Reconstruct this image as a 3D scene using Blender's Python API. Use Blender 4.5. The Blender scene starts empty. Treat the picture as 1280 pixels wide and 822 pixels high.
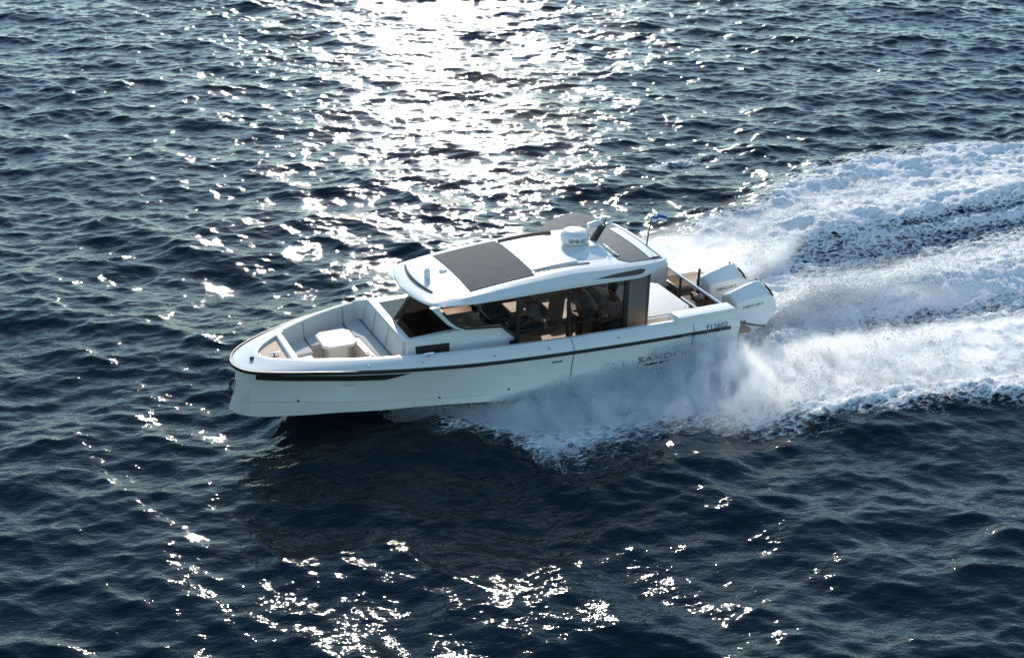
import bpy, bmesh, math, random
import numpy as np
from mathutils import Matrix, Vector
R = math.radians
random.seed(4); rng = np.random.default_rng(11)
sc = bpy.context.scene
COL = sc.collection

# ------------------------------------------------------------------ camera, sky, sun, exposure
LIFT = -0.15                                   # puts the mean water level at z = 0
cam_d = bpy.data.cameras.new("camera"); cam = bpy.data.objects.new("camera", cam_d); COL.objects.link(cam)
cam_d.sensor_fit = 'HORIZONTAL'; cam_d.sensor_width = 36.0; cam_d.lens = 36.0 * 1600 / 1280
cam_d.clip_end = 9000; cam_d.clip_start = 0.5
cam.location = (0, -23.62079655, 11.88002301 + LIFT)
cam.rotation_euler = (R(90 - 26.7), 0, 0)
sc.camera = cam
SUN_EL, SUN_AZ = 27.5, -3.0                    # azimuth measured from +Y towards +X
w = bpy.data.worlds.new("World"); sc.world = w; w.use_nodes = True
nt = w.node_tree; nt.nodes.clear()
sky = nt.nodes.new('ShaderNodeTexSky'); sky.sky_type = 'NISHITA'; sky.sun_disc = False
sky.sun_elevation = R(SUN_EL); sky.sun_rotation = R(SUN_AZ); sky.air_density = 1.1; sky.dust_density = 0.3; sky.ozone_density = 1.2
bg = nt.nodes.new('ShaderNodeBackground'); bg.inputs[1].default_value = 0.15
wo = nt.nodes.new('ShaderNodeOutputWorld')
tint = nt.nodes.new('ShaderNodeMix'); tint.data_type = 'RGBA'; tint.blend_type = 'MULTIPLY'; tint.inputs[0].default_value = 1
tint.inputs[7].default_value = (0.79, 1.0, 1.05, 1); sat = nt.nodes.new('ShaderNodeHueSaturation'); sat.inputs['Saturation'].default_value = 0.96; nt.links.new(sky.outputs[0], sat.inputs['Color']); nt.links.new(sat.outputs[0], tint.inputs[6]); nt.links.new(tint.outputs[2], bg.inputs[0]); nt.links.new(bg.outputs[0], wo.inputs[0])
sd = bpy.data.lights.new("sun", 'SUN'); sd.energy = 3.1; sd.angle = R(0.53); sd.color = (1.0, 0.91, 0.80)
so = bpy.data.objects.new("sun", sd); COL.objects.link(so)
sdir = Vector((math.sin(R(SUN_AZ)) * math.cos(R(SUN_EL)), math.cos(R(SUN_AZ)) * math.cos(R(SUN_EL)), math.sin(R(SUN_EL))))
so.rotation_euler = sdir.to_track_quat('Z', 'Y').to_euler(); so.location = (0, 40, 40)
sc.view_settings.view_transform = 'Standard'; sc.view_settings.look = 'None'
sc.view_settings.exposure = 0.40; sc.view_settings.gamma = 1.0; sc.view_settings.use_curve_mapping = False
sc.render.engine = 'CYCLES'
sc.cycles.use_denoising = True
sc.cycles.max_bounces = 8; sc.cycles.diffuse_bounces = 6; sc.cycles.volume_bounces = 16; sc.cycles.volume_step_rate = 0.6; sc.cycles.volume_max_steps = 256; sc.cycles.glossy_bounces = 4
sc.cycles.transparent_max_bounces = 12; sc.cycles.transmission_bounces = 6
sc.cycles.sample_clamp_direct = 0.0; sc.cycles.sample_clamp_indirect = 6.0
sc.cycles.caustics_reflective = False; sc.cycles.caustics_refractive = False

# boat frame: x forward from the transom, y to port, z up
BM = (Matrix.Translation((3.67111543, -0.70116368, LIFT)) @ Matrix.Rotation(math.pi + R(24), 4, 'Z')
      @ Matrix.Rotation(-R(2), 4, 'Y') @ Matrix.Rotation(R(1.5), 4, 'X'))

# ------------------------------------------------------------------ materials
def new_mat(name):
    m = bpy.data.materials.new(name); m.use_nodes = True
    t = m.node_tree; t.nodes.clear()
    o = t.nodes.new('ShaderNodeOutputMaterial')
    return m, t, o
def node(t, kind, **kw):
    n = t.nodes.new(kind)
    for k, v in kw.items(): setattr(n, k, v)
    return n
def pbr(name, col, rough=0.4, metal=0.0, coat=0.0, vary=0.04, scale=6.0, bump=0.0, bscale=60.0, spec=0.5):
    m, t, o = new_mat(name)
    p = node(t, 'ShaderNodeBsdfPrincipled')
    p.inputs['Metallic'].default_value = metal; p.inputs['Coat Weight'].default_value = coat
    p.inputs['Coat Roughness'].default_value = 0.06; p.inputs['Specular IOR Level'].default_value = spec
    tc = node(t, 'ShaderNodeTexCoord'); nz = node(t, 'ShaderNodeTexNoise')
    nz.inputs['Scale'].default_value = scale; nz.inputs['Detail'].default_value = 6
    t.links.new(tc.outputs['Object'], nz.inputs['Vector'])
    mr = node(t, 'ShaderNodeMapRange'); mr.inputs[3].default_value = 1 - vary; mr.inputs[4].default_value = 1 + vary
    t.links.new(nz.outputs[0], mr.inputs[0])
    mx = node(t, 'ShaderNodeMix', data_type='RGBA', blend_type='MULTIPLY'); mx.inputs[0].default_value = 1
    mx.inputs[6].default_value = (*col, 1); t.links.new(mr.outputs[0], mx.inputs[7])
    t.links.new(mx.outputs[2], p.inputs['Base Color'])
    r2 = node(t, 'ShaderNodeMapRange'); r2.inputs[3].default_value = max(0.02, rough - 0.06); r2.inputs[4].default_value = rough + 0.06
    t.links.new(nz.outputs[0], r2.inputs[0]); t.links.new(r2.outputs[0], p.inputs['Roughness'])
    if bump:
        n2 = node(t, 'ShaderNodeTexNoise'); n2.inputs['Scale'].default_value = bscale; n2.inputs['Detail'].default_value = 3
        t.links.new(tc.outputs['Object'], n2.inputs['Vector'])
        b = node(t, 'ShaderNodeBump'); b.inputs['Strength'].default_value = bump; b.inputs['Distance'].default_value = 0.01
        t.links.new(n2.outputs[0], b.inputs['Height']); t.links.new(b.outputs[0], p.inputs['Normal'])
    t.links.new(p.outputs[0], o.inputs[0])
    return m
def stripes(name, base, dark, axis, period, width, rough=0.6, vary=0.12):
    """planked surface: caulked lines across one object axis, with grain along the other"""
    m, t, o = new_mat(name)
    p = node(t, 'ShaderNodeBsdfPrincipled'); p.inputs['Roughness'].default_value = rough
    tc = node(t, 'ShaderNodeTexCoord'); sx = node(t, 'ShaderNodeSeparateXYZ'); t.links.new(tc.outputs['Object'], sx.inputs[0])
    d = node(t, 'ShaderNodeMath', operation='DIVIDE'); d.inputs[1].default_value = period; t.links.new(sx.outputs[axis], d.inputs[0])
    f = node(t, 'ShaderNodeMath', operation='FRACT'); t.links.new(d.outputs[0], f.inputs[0])
    l = node(t, 'ShaderNodeMath', operation='LESS_THAN'); l.inputs[1].default_value = width; t.links.new(f.outputs[0], l.inputs[0])
    mp = node(t, 'ShaderNodeMapping'); mp.inputs['Scale'].default_value = (3, 40, 3) if axis == 1 else (40, 3, 3)
    t.links.new(tc.outputs['Object'], mp.inputs[0])
    nz = node(t, 'ShaderNodeTexNoise'); nz.inputs['Scale'].default_value = 2; nz.inputs['Detail'].default_value = 5; t.links.new(mp.outputs[0], nz.inputs['Vector'])
    mr = node(t, 'ShaderNodeMapRange'); mr.inputs[3].default_value = 1 - vary; mr.inputs[4].default_value = 1 + vary; t.links.new(nz.outputs[0], mr.inputs[0])
    mx = node(t, 'ShaderNodeMix', data_type='RGBA', blend_type='MULTIPLY'); mx.inputs[0].default_value = 1
    mx.inputs[6].default_value = (*base, 1); t.links.new(mr.outputs[0], mx.inputs[7])
    m2 = node(t, 'ShaderNodeMix', data_type='RGBA'); m2.inputs[7].default_value = (*dark, 1)
    t.links.new(l.outputs[0], m2.inputs[0]); t.links.new(mx.outputs[2], m2.inputs[6])
    t.links.new(m2.outputs[2], p.inputs['Base Color']); t.links.new(p.outputs[0], o.inputs[0])
    return m
def glass_mat(name, tint, refl_rough=0.02, ior=1.5):
    m, t, o = new_mat(name)
    tr = node(t, 'ShaderNodeBsdfTransparent'); tr.inputs[0].default_value = (*tint, 1)
    gl = node(t, 'ShaderNodeBsdfGlossy'); gl.inputs['Roughness'].default_value = refl_rough
    fr = node(t, 'ShaderNodeFresnel'); fr.inputs[0].default_value = ior
    ge = node(t, 'ShaderNodeNewGeometry'); fb = node(t, 'ShaderNodeMath', operation='SUBTRACT'); fb.inputs[0].default_value = 1; t.links.new(ge.outputs['Backfacing'], fb.inputs[1])
    ff_ = node(t, 'ShaderNodeMath', operation='MULTIPLY'); t.links.new(fr.outputs[0], ff_.inputs[0]); t.links.new(fb.outputs[0], ff_.inputs[1])
    mx = node(t, 'ShaderNodeMixShader'); t.links.new(ff_.outputs[0], mx.inputs[0])
    t.links.new(tr.outputs[0], mx.inputs[1]); t.links.new(gl.outputs[0], mx.inputs[2])
    t.links.new(mx.outputs[0], o.inputs[0])
    return m
M = {}
M['gel'] = pbr('white_gelcoat', (0.78, 0.745, 0.70), 0.22, coat=0.5, vary=0.02, scale=3)
M['cowl'] = pbr('white_engine_paint', (0.86, 0.84, 0.81), 0.2, coat=0.6, vary=0.02)
M['deck'] = pbr('nonskid_deck', (0.76, 0.74, 0.70), 0.5, vary=0.03, bump=0.15, bscale=220)
M['cream'] = pbr('cream_moulding', (0.74, 0.67, 0.57), 0.45, vary=0.04)
M['fabric'] = pbr('cushion_fabric', (0.60, 0.575, 0.54), 0.85, vary=0.05, bump=0.2, bscale=300)
M['sunlit_cushion'] = pbr('sunlit_cushion', (0.75, 0.73, 0.69), 0.55, vary=0.03, bump=0.1, bscale=200)  # paler cushion colour, sunlight painted in for the port wing seat
M['roof_cloth'] = pbr('grey_roof_cloth', (0.048, 0.056, 0.066), 0.8, vary=0.06, bump=0.3, bscale=400)
M['black'] = pbr('black_rubber', (0.015, 0.015, 0.017), 0.45)
M['dark_plastic'] = pbr('dark_plastic', (0.03, 0.028, 0.028), 0.35)
M['letter'] = pbr('dark_lettering', (0.02, 0.022, 0.03), 0.4)
M['steel'] = pbr('polished_steel', (0.75, 0.76, 0.78), 0.16, metal=1.0)
M['brown_dark'] = pbr('dark_brown_trim', (0.10, 0.06, 0.042), 0.45)
M['tan'] = pbr('tan_leather', (0.24, 0.135, 0.085), 0.5)
M['sole'] = pbr('cabin_sole', (0.07, 0.055, 0.045), 0.6)
M['teak'] = stripes('teak_decking', (0.40, 0.25, 0.16), (0.05, 0.04, 0.035), 1, 0.06, 0.12)
M['teak_grey'] = stripes('weathered_teak', (0.24, 0.19, 0.155), (0.05, 0.045, 0.04), 1, 0.07, 0.12)
M['pad'] = stripes('stitched_sunpad', (0.75, 0.73, 0.70), (0.34, 0.35, 0.36), 1, 0.10, 0.09, 0.6, 0.03)
M['glass'] = glass_mat('tinted_window_glass', (0.62, 0.565, 0.535))
M['deck_glass'] = glass_mat('dark_hatch_glass', (0.22, 0.21, 0.21))
M['roof_glass'] = pbr('opaque_roof_glass', (0.018, 0.05, 0.08), 0.6, vary=0.03, spec=0.15)
M['rail_glass'] = glass_mat('smoked_rail_glass', (0.60, 0.55, 0.52))
M['bronze_glass'] = glass_mat('bronze_panel_glass', (0.5, 0.42, 0.36), 0.12, 1.9)
M['panel_grey'] = pbr('bronze_grey_panel', (0.17, 0.145, 0.14), 0.25, vary=0.25, scale=2.5)
M['skin'] = pbr('skin', (0.42, 0.22, 0.15), 0.5, vary=0.08)
M['hair'] = pbr('brown_hair', (0.06, 0.035, 0.02), 0.6, bump=0.5, bscale=120)
M['shirt_blue'] = pbr('pale_blue_cotton', (0.50, 0.60, 0.70), 0.85, bump=0.3, bscale=40)
M['shirt_grey'] = pbr('grey_cotton', (0.42, 0.44, 0.48), 0.85, bump=0.3, bscale=40)
M['shirt_white'] = pbr('white_cotton', (0.72, 0.75, 0.80), 0.85, bump=0.3, bscale=40)
M['jeans'] = pbr('blue_denim', (0.10, 0.13, 0.19), 0.85, bump=0.3, bscale=80)
M['flag_white'] = pbr('white_bunting', (0.78, 0.80, 0.84), 0.8)
M['flag_blue'] = pbr('blue_bunting', (0.02, 0.06, 0.32), 0.8)
M['red'] = pbr('red_plastic', (0.45, 0.03, 0.03), 0.4)

# ------------------------------------------------------------------ numpy helpers
def pchip(xp, fp):
    xp = np.asarray(xp, float); fp = np.asarray(fp, float)
    h = np.diff(xp); d = np.diff(fp) / h; m = np.zeros_like(fp); m[0] = d[0]; m[-1] = d[-1]
    for i in range(1, len(fp) - 1):
        if d[i - 1] * d[i] > 0:
            w1 = 2 * h[i] + h[i - 1]; w2 = h[i] + 2 * h[i - 1]; m[i] = (w1 + w2) / (w1 / d[i - 1] + w2 / d[i])
    def f(x):
        x = np.clip(np.asarray(x, float), xp[0], xp[-1]); i = np.clip(np.searchsorted(xp, x) - 1, 0, len(h) - 1)
        t = (x - xp[i]) / h[i]; t2 = t * t; t3 = t2 * t
        return (2*t3-3*t2+1)*fp[i] + (t3-2*t2+t)*h[i]*m[i] + (-2*t3+3*t2)*fp[i+1] + (t3-t2)*h[i]*m[i+1]
    return f
def hash2(ix, iy, seed):
    n = (ix.astype(np.int64) * 374761393 + iy.astype(np.int64) * 668265263 + seed * 974634173) & 0xffffffff
    n = ((n ^ (n >> 13)) * 1274126177) & 0xffffffff
    n = ((n ^ (n >> 16)) * 2246822519) & 0xffffffff
    return ((n ^ (n >> 15)) & 0xffffff) / float(0xffffff)
def vnoise(x, y, seed=0):
    ix = np.floor(x); iy = np.floor(y); fx = x - ix; fy = y - iy
    fx = fx*fx*fx*(fx*(fx*6-15)+10); fy = fy*fy*fy*(fy*(fy*6-15)+10)
    ix = ix.astype(np.int64); iy = iy.astype(np.int64)
    a = hash2(ix, iy, seed); b = hash2(ix+1, iy, seed); c = hash2(ix, iy+1, seed); d = hash2(ix+1, iy+1, seed)
    return (a*(1-fx)+b*fx)*(1-fy) + (c*(1-fx)+d*fx)*fy
def fbm(x, y, seed=0, oct=4, gain=0.5):
    s = 0; a = 1; n = 0
    for o in range(oct):
        s = s + a * vnoise(x * 2**o + 17.3*o, y * 2**o - 9.1*o, seed + o); n += a; a *= gain
    return s / n
def sstep(a, b, x):
    t = np.clip((x - a) / (b - a), 0, 1); return t*t*(3-2*t)

# ------------------------------------------------------------------ water
N, L = 1024, 64.0
def ocean():
    k1 = np.fft.fftfreq(N, L / N) * 2 * np.pi
    kx, ky = np.meshgrid(k1, k1, indexing='xy'); k = np.hypot(kx, ky); k[0, 0] = 1e-6
    kp = 2 * np.pi / 4.8; wd = R(-97)                       # travel direction of the chop
    c = np.abs((kx * math.cos(wd) + ky * math.sin(wd)) / k)
    D = 0.90 * c**3 + 0.10
    S = k**-3.45 * np.exp(-1.1 * (kp / k)**2) * D * np.exp(-(k / 36.0)**2)
    S[0, 0] = 0
    g = np.random.default_rng(5)
    hh = (g.standard_normal((N, N)) + 1j * g.standard_normal((N, N))) * np.sqrt(S)
    h = np.fft.ifft2(hh).real; sx = np.fft.ifft2(1j * kx * hh).real; sy = np.fft.ifft2(1j * ky * hh).real
    sc_ = 0.235 / math.sqrt((sx**2 + sy**2).mean())
    dx = np.fft.ifft2(-1j * kx / k * hh).real; dy = np.fft.ifft2(-1j * ky / k * hh).real
    return h * sc_, dx * sc_, dy * sc_
OH, OX, OY = ocean()
X0, Y0 = -32.0, -20.0
def build_axis(a, n, step):
    core = a + np.arange(n + 1) * step
    ext = np.cumsum(step * 1.10 ** np.arange(1, 88))
    return np.concatenate([(a - ext)[::-1], core, core[-1] + ext])
xs = build_axis(X0, N, L / N); ys = build_axis(Y0, N, L / N)
GX, GY = np.meshgrid(xs, ys, indexing='xy')
def samp(F):
    u = ((GX - X0) / L * N) % N; v = ((GY - Y0) / L * N) % N
    i = np.floor(u + 1e-6).astype(int) % N; j = np.floor(v + 1e-6).astype(int) % N
    return F[j, i]
far = np.maximum(np.maximum(X0 - GX, GX - X0 - L), np.maximum(Y0 - GY, GY - Y0 - L)); far = np.maximum(far, 0)
fade = np.exp(-far / 60.0)
WH = samp(OH) * fade; WX = -samp(OX) * fade * 0.9 * (far <= 0); WY = -samp(OY) * fade * 0.9 * (far <= 0)

# wake, in boat plan coordinates on the water (s aft of the transom, t to port)
c24, s24 = math.cos(R(24)), math.sin(R(24))
def to_boat(x, y):
    dx = x - 3.671; dy = y + 0.701
    return -(dx * c24 + dy * s24), (dx * s24 - dy * c24)      # forward, port
bx_, bt_ = to_boat(GX, GY)
near = (np.abs(GX) < 45) & (GY < 60) & (GY > -25)
fw = bx_[near]; tp = bt_[near]; s_ = -fw
wob = (fbm(fw * 0.9, tp * 0.9, 3, 4) - 0.5)
wob2 = (fbm(fw * 0.35, tp * 1.3, 8, 5, 0.6) - 0.5)
def band(v, lo, hi, soft): return sstep(lo - soft, lo + soft, v) * (1 - sstep(hi - soft, hi + soft, v))
port_out = pchip([-30, -16, -9, -4.4, 0.5, 3.2, 4.1, 4.7, 5.4, 6.2, 6.9, 8], [10.0, 7.0, 5.4, 4.6, 3.65, 3.15, 3.15, 3.15, 2.1, 1.3, 0.5, 0.0])(fw) + wob * 1.1 + wob2 * 0.8
port_in = pchip([-30, -12, -7, -1.8, 0.0, 7], [3.2, 2.2, 1.75, 1.05, -0.5, -0.5])(fw) + wob2 * 0.5
f_port = (1 - 0.22 * sstep(1.5, 3.5, fw)) * sstep(-0.55, 0.9, port_out - tp) * sstep(-0.3, 0.5, tp - port_in) * sstep(7.0, 6.3, fw)
star_out = pchip([-30, -14.7, -9.9, -6, -3.1, -1, 2, 6], [-7.5, -6.9, -7.7, -6.6, -5.2, -4.2, -3.0, -0.8])(fw) + wob * 1.6 + wob2 * 1.0
star_in = pchip([-30, -11.3, -7, -4.6, -3.3, 0, 7], [-3.4, -2.75, -2.7, -2.8, -1.0, 1.0, 1.0])(fw) + wob2 * 0.6
f_star = sstep(-0.5, 1.5, tp - star_out) * sstep(-0.2, 0.5, star_in - tp) * sstep(6.5, 4.0, fw)
cw = pchip([-30, -10, -6, -2.5, 0], [1.8, 1.05, 0.85, 0.8, 1.3])(fw)
cc = pchip([-30, -9, -5, 0], [0.5, 0.18, 0.05, 0.0])(fw)
f_prop = sstep(0.45, -0.25, np.abs(tp - cc) - cw + wob2 * 0.5) * sstep(0.5, -0.2, fw)
f_aft = sstep(0.6, -0.3, np.abs(tp + 0.6) - 2.2) * sstep(0.3, -0.3, fw) * sstep(-4.6, -1.6, fw)   # boiling water right behind the transom
trough = (sstep(-0.3, -2.5, fw) * (band(tp, -2.65, -1.15, 0.45) * 0.26 * sstep(-1.8, -5, fw) + band(tp, 1.05, 1.75, 0.35) * 0.10))
foam = np.maximum.reduce([f_port, f_star * 0.97, f_prop, f_aft * 0.75, (0.58 + 0.6 * (fbm(fw * 0.35, tp * 4.5, 101, 4, 0.6) - .5)) * sstep(-1, -2.5, fw) * band(tp, -3.0, 2.2, 0.3)])
patch = 0.55 * np.exp(-(((fw + 5.2) / 1.5)**2 + ((tp + 9.3) / 0.5)**2)) + 0.5 * np.exp(-(((fw - 1.7) / 0.5)**2 + ((tp + 12.5) / 0.22)**2))
foam = np.maximum(foam, patch * sstep(0.35, 0.6, fbm(fw * 2, tp * 2, 77, 4)))
foam = foam * (0.80 + 0.70 * (fbm(fw * 0.8, tp * 3.0, 21, 5, 0.6) - 0.3))
ff = sstep(0.25, 0.8, foam)
n1 = 1 - np.abs(2 * fbm(fw * 1.2, tp * 2.0, 31, 2) - 1); n2 = 1 - np.abs(2 * fbm(fw * 3.6, tp * 5.6, 41, 3, 0.6) - 1)
lump = (n1 - 0.6) * 0.14 + (n2 - 0.6) * 0.17
hz = ff * (lump + 0.04)
hz += 0.34 * np.exp(-((tp - cc) / (cw * 0.75))**2) * sstep(-1.0, -2.6, fw) * pchip([-30, -9, -4, -2, 0], [0.15, 0.8, 0.7, 0.9, 1.0])(fw)
hz += 0.30 * np.exp(-((tp - star_in + 0.8) / 0.75)**2) * sstep(-2.5, -5.5, fw) + 0.20 * np.exp(-((tp - star_out - 0.5) / 0.8)**2) * sstep(2, -3, fw)
hz += 0.10 * np.exp(-((tp - port_out + 0.4) / 0.45)**2) * sstep(6.8, 5, fw)
hz -= trough
# bow shoulder wave thrown towards the camera, and a swell added to darken the water below the hull
hz += 0.12 * np.exp(-((tp - port_out - 0.5) / 0.6)**2) * sstep(7.5, 5.5, fw) * sstep(-3, 1, fw)
hz += 0.60 * np.exp(-((tp + 0.5) / 2.35)**2) * sstep(9.5, 7.0, fw) * sstep(-1.5, 2.0, fw) * (1 - ff)
# hollow under the planing hull
hull = np.exp(-(np.maximum(np.abs(tp) - 0.8, 0) / 0.35)**2) * sstep(-0.6, 0.2, fw) * sstep(8.5, 6.0, fw)
calm = 1 - 0.6 * ff
WH[near] = WH[near] * np.where(hull > 0.3, 0.4, calm) + hz * (1 - hull * 0.7) - 0.18 * hull
WX[near] *= calm; WY[near] *= calm
FO = np.zeros_like(GX); FO[near] = foam

def mesh_from(name, V, F):
    me = bpy.data.meshes.new(name)
    me.vertices.add(len(V)); me.vertices.foreach_set('co', np.ascontiguousarray(V, np.float32).ravel())
    n = F.shape[1]
    me.loops.add(F.size); me.loops.foreach_set('vertex_index', np.ascontiguousarray(F, np.int32).ravel())
    me.polygons.add(len(F)); me.polygons.foreach_set('loop_start', np.arange(len(F), dtype=np.int32) * n)
    me.polygons.foreach_set('loop_total', np.full(len(F), n, np.int32))
    me.update(calc_edges=True)
    return me

def water_material():
    m, t, o = new_mat('sea_water')
    tc = node(t, 'ShaderNodeTexCoord')
    mp = node(t, 'ShaderNodeMapping'); mp.inputs['Scale'].default_value = (0.55, 1.0, 1.0); mp.inputs['Rotation'].default_value = (0, 0, R(-8))
    t.links.new(tc.outputs['Object'], mp.inputs[0])
    na = node(t, 'ShaderNodeTexNoise'); na.inputs['Scale'].default_value = 8.0; na.inputs['Detail'].default_value = 3; na.inputs['Roughness'].default_value = 0.55; na.inputs['Distortion'].default_value = 0.3
    t.links.new(mp.outputs[0], na.inputs['Vector'])
    ba = node(t, 'ShaderNodeBump'); ba.inputs['Strength'].default_value = 0.8; ba.inputs['Distance'].default_value = 0.029
    t.links.new(na.outputs[0], ba.inputs['Height'])
    p = node(t, 'ShaderNodeBsdfPrincipled'); p.inputs['Base Color'].default_value = (0.0004, 0.0068, 0.0135, 1)
    p.inputs['Roughness'].default_value = 0.06; p.inputs['IOR'].default_value = 1.333
    t.links.new(ba.outputs[0], p.inputs['Normal'])
    # foam
    at = node(t, 'ShaderNodeAttribute', attribute_name='foam')
    nf = node(t, 'ShaderNodeTexNoise'); nf.inputs['Scale'].default_value = 11; nf.inputs['Detail'].default_value = 8; nf.inputs['Roughness'].default_value = 0.68
    fm = node(t, 'ShaderNodeMapping', vector_type='TEXTURE'); fm.inputs['Rotation'].default_value = (0, 0, R(20)); fm.inputs['Scale'].default_value = (2.0, 0.9, 1.0); t.links.new(tc.outputs['Object'], fm.inputs[0])
    t.links.new(fm.outputs[0], nf.inputs['Vector'])
    vo = node(t, 'ShaderNodeTexVoronoi', feature='DISTANCE_TO_EDGE'); vo.inputs['Scale'].default_value = 8.5
    nw = node(t, 'ShaderNodeMix', data_type='RGBA', blend_type='LINEAR_LIGHT'); nw.inputs[0].default_value = 0.12
    t.links.new(fm.outputs[0], nw.inputs[6]); t.links.new(nf.outputs[1], nw.inputs[7]); t.links.new(nw.outputs[2], vo.inputs['Vector'])
    lace = node(t, 'ShaderNodeMapRange'); lace.inputs[1].default_value = 0.0; lace.inputs[2].default_value = 0.18; lace.inputs[3].default_value = 0.16; lace.inputs[4].default_value = -0.12
    t.links.new(vo.outputs[0], lace.inputs[0])
    a1 = node(t, 'ShaderNodeMath', operation='ADD'); t.links.new(at.outputs['Fac'], a1.inputs[0]); t.links.new(lace.outputs[0], a1.inputs[1])
    n3 = node(t, 'ShaderNodeMath', operation='MULTIPLY_ADD'); n3.inputs[1].default_value = 1.5; n3.inputs[2].default_value = -0.75; t.links.new(nf.outputs[0], n3.inputs[0])
    gate = node(t, 'ShaderNodeMath', operation='GREATER_THAN'); gate.inputs[1].default_value = 0.02; t.links.new(at.outputs['Fac'], gate.inputs[0])
    a2 = node(t, 'ShaderNodeMath', operation='ADD'); t.links.new(a1.outputs[0], a2.inputs[0]); t.links.new(n3.outputs[0], a2.inputs[1])
    mr = node(t, 'ShaderNodeMapRange', interpolation_type='SMOOTHSTEP'); mr.inputs[1].default_value = 0.24; mr.inputs[2].default_value = 0.72
    t.links.new(a2.outputs[0], mr.inputs[0])
    ml = node(t, 'ShaderNodeMath', operation='MULTIPLY'); t.links.new(mr.outputs[0], ml.inputs[0]); t.links.new(gate.outputs[0], ml.inputs[1])
    f = node(t, 'ShaderNodeBsdfPrincipled'); f.inputs['Base Color'].default_value = (0.88, 0.88, 0.87, 1); f.inputs['Roughness'].default_value = 0.85; f.inputs['Specular IOR Level'].default_value = 0.2
    bf = node(t, 'ShaderNodeBump'); bf.inputs['Strength'].default_value = 1.0; bf.inputs['Distance'].default_value = 0.06
    t.links.new(nf.outputs[0], bf.inputs['Height']); t.links.new(bf.outputs[0], f.inputs['Normal'])
    mx = node(t, 'ShaderNodeMixShader'); t.links.new(ml.outputs[0], mx.inputs[0]); t.links.new(p.outputs[0], mx.inputs[1]); t.links.new(f.outputs[0], mx.inputs[2])
    t.links.new(mx.outputs[0], o.inputs[0])
    return m
M['water'] = water_material()
ny, nx = GX.shape
V = np.stack([(GX + WX).ravel(), (GY + WY).ravel(), WH.ravel()], 1)
idx = np.arange(ny * nx).reshape(ny, nx)
F = np.stack([idx[:-1, :-1].ravel(), idx[:-1, 1:].ravel(), idx[1:, 1:].ravel(), idx[1:, :-1].ravel()], 1)
fo = FO.ravel(); isfoam = fo[F].max(1) > 0.22
def sub_mesh(name, sel, kind, label=None):
    f = F[sel]; used, inv = np.unique(f, return_inverse=True)
    me = mesh_from(name, V[used], inv.reshape(f.shape))
    a = me.attributes.new('foam', 'FLOAT', 'POINT'); a.data.foreach_set('value', fo[used].astype(np.float32))
    me.materials.append(M['water'])
    me.polygons.foreach_set('use_smooth', np.ones(len(f), bool))
    o = bpy.data.objects.new(name, me); COL.objects.link(o); o['kind'] = kind
    if label: o['label'] = label[0]; o['category'] = label[1]
    return o
sea = sub_mesh('sea', ~isfoam, 'structure')
wake = sub_mesh('wake_foam', isfoam, 'stuff', ('white churned foam of the wake spreading beside and behind the boat', 'foam'))

# ------------------------------------------------------------------ object helpers
def link(name, me, mat, parent=None, smooth=35):
    if mat: me.materials.append(mat)
    if smooth:
        for p in me.polygons: p.use_smooth = True
        me.set_sharp_from_angle(angle=R(smooth))
    o = bpy.data.objects.new(name, me); COL.objects.link(o)
    if parent: o.parent = parent
    return o
def obj(name, bm, mat, parent=None, bevel=0.0, seg=2, smooth=35):
    bmesh.ops.recalc_face_normals(bm, faces=bm.faces)
    if bevel:
        es = [e for e in bm.edges if len(e.link_faces) == 2 and e.calc_face_angle(0) > R(28)]
        bmesh.ops.bevel(bm, geom=es, offset=bevel, segments=seg, profile=0.6, affect='EDGES', clamp_overlap=True)
    me = bpy.data.meshes.new(name); bm.to_mesh(me); bm.free()
    return link(name, me, mat, parent, smooth)
def empty(name, parent=None, mtx=None):
    o = bpy.data.objects.new(name, None); COL.objects.link(o); o.empty_display_size = 0.2
    if parent: o.parent = parent
    if mtx is not None: o.matrix_world = mtx
    return o
def box(bm, x0, x1, y0, y1, z0, z1):
    v = [bm.verts.new((x, y, z)) for z in (z0, z1) for y in (y0, y1) for x in (x0, x1)]
    for f in ((0,1,3,2),(4,6,7,5),(0,4,5,1),(2,3,7,6),(0,2,6,4),(1,5,7,3)): bm.faces.new([v[i] for i in f])
def boxo(name, mat, parent, x0, x1, y0, y1, z0, z1, bevel=0.01, seg=2):
    bm = bmesh.new(); box(bm, x0, x1, y0, y1, z0, z1); return obj(name, bm, mat, parent, bevel, seg)
def prism(bm, lo, hi):
    """closed solid between two matching rings of 3D points"""
    a = [bm.verts.new(p) for p in lo]; b = [bm.verts.new(p) for p in hi]; n = len(a)
    bm.faces.new(a[::-1]); bm.faces.new(b)
    for i in range(n): bm.faces.new((a[i], a[(i+1) % n], b[(i+1) % n], b[i]))
def prism_z(bm, poly, z0, z1): prism(bm, [(x, y, z0) for x, y in poly], [(x, y, z1) for x, y in poly])
def prism_y(bm, poly, y0, y1): prism(bm, [(x, y0, z) for x, z in poly], [(x, y1, z) for x, z in poly])
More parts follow.
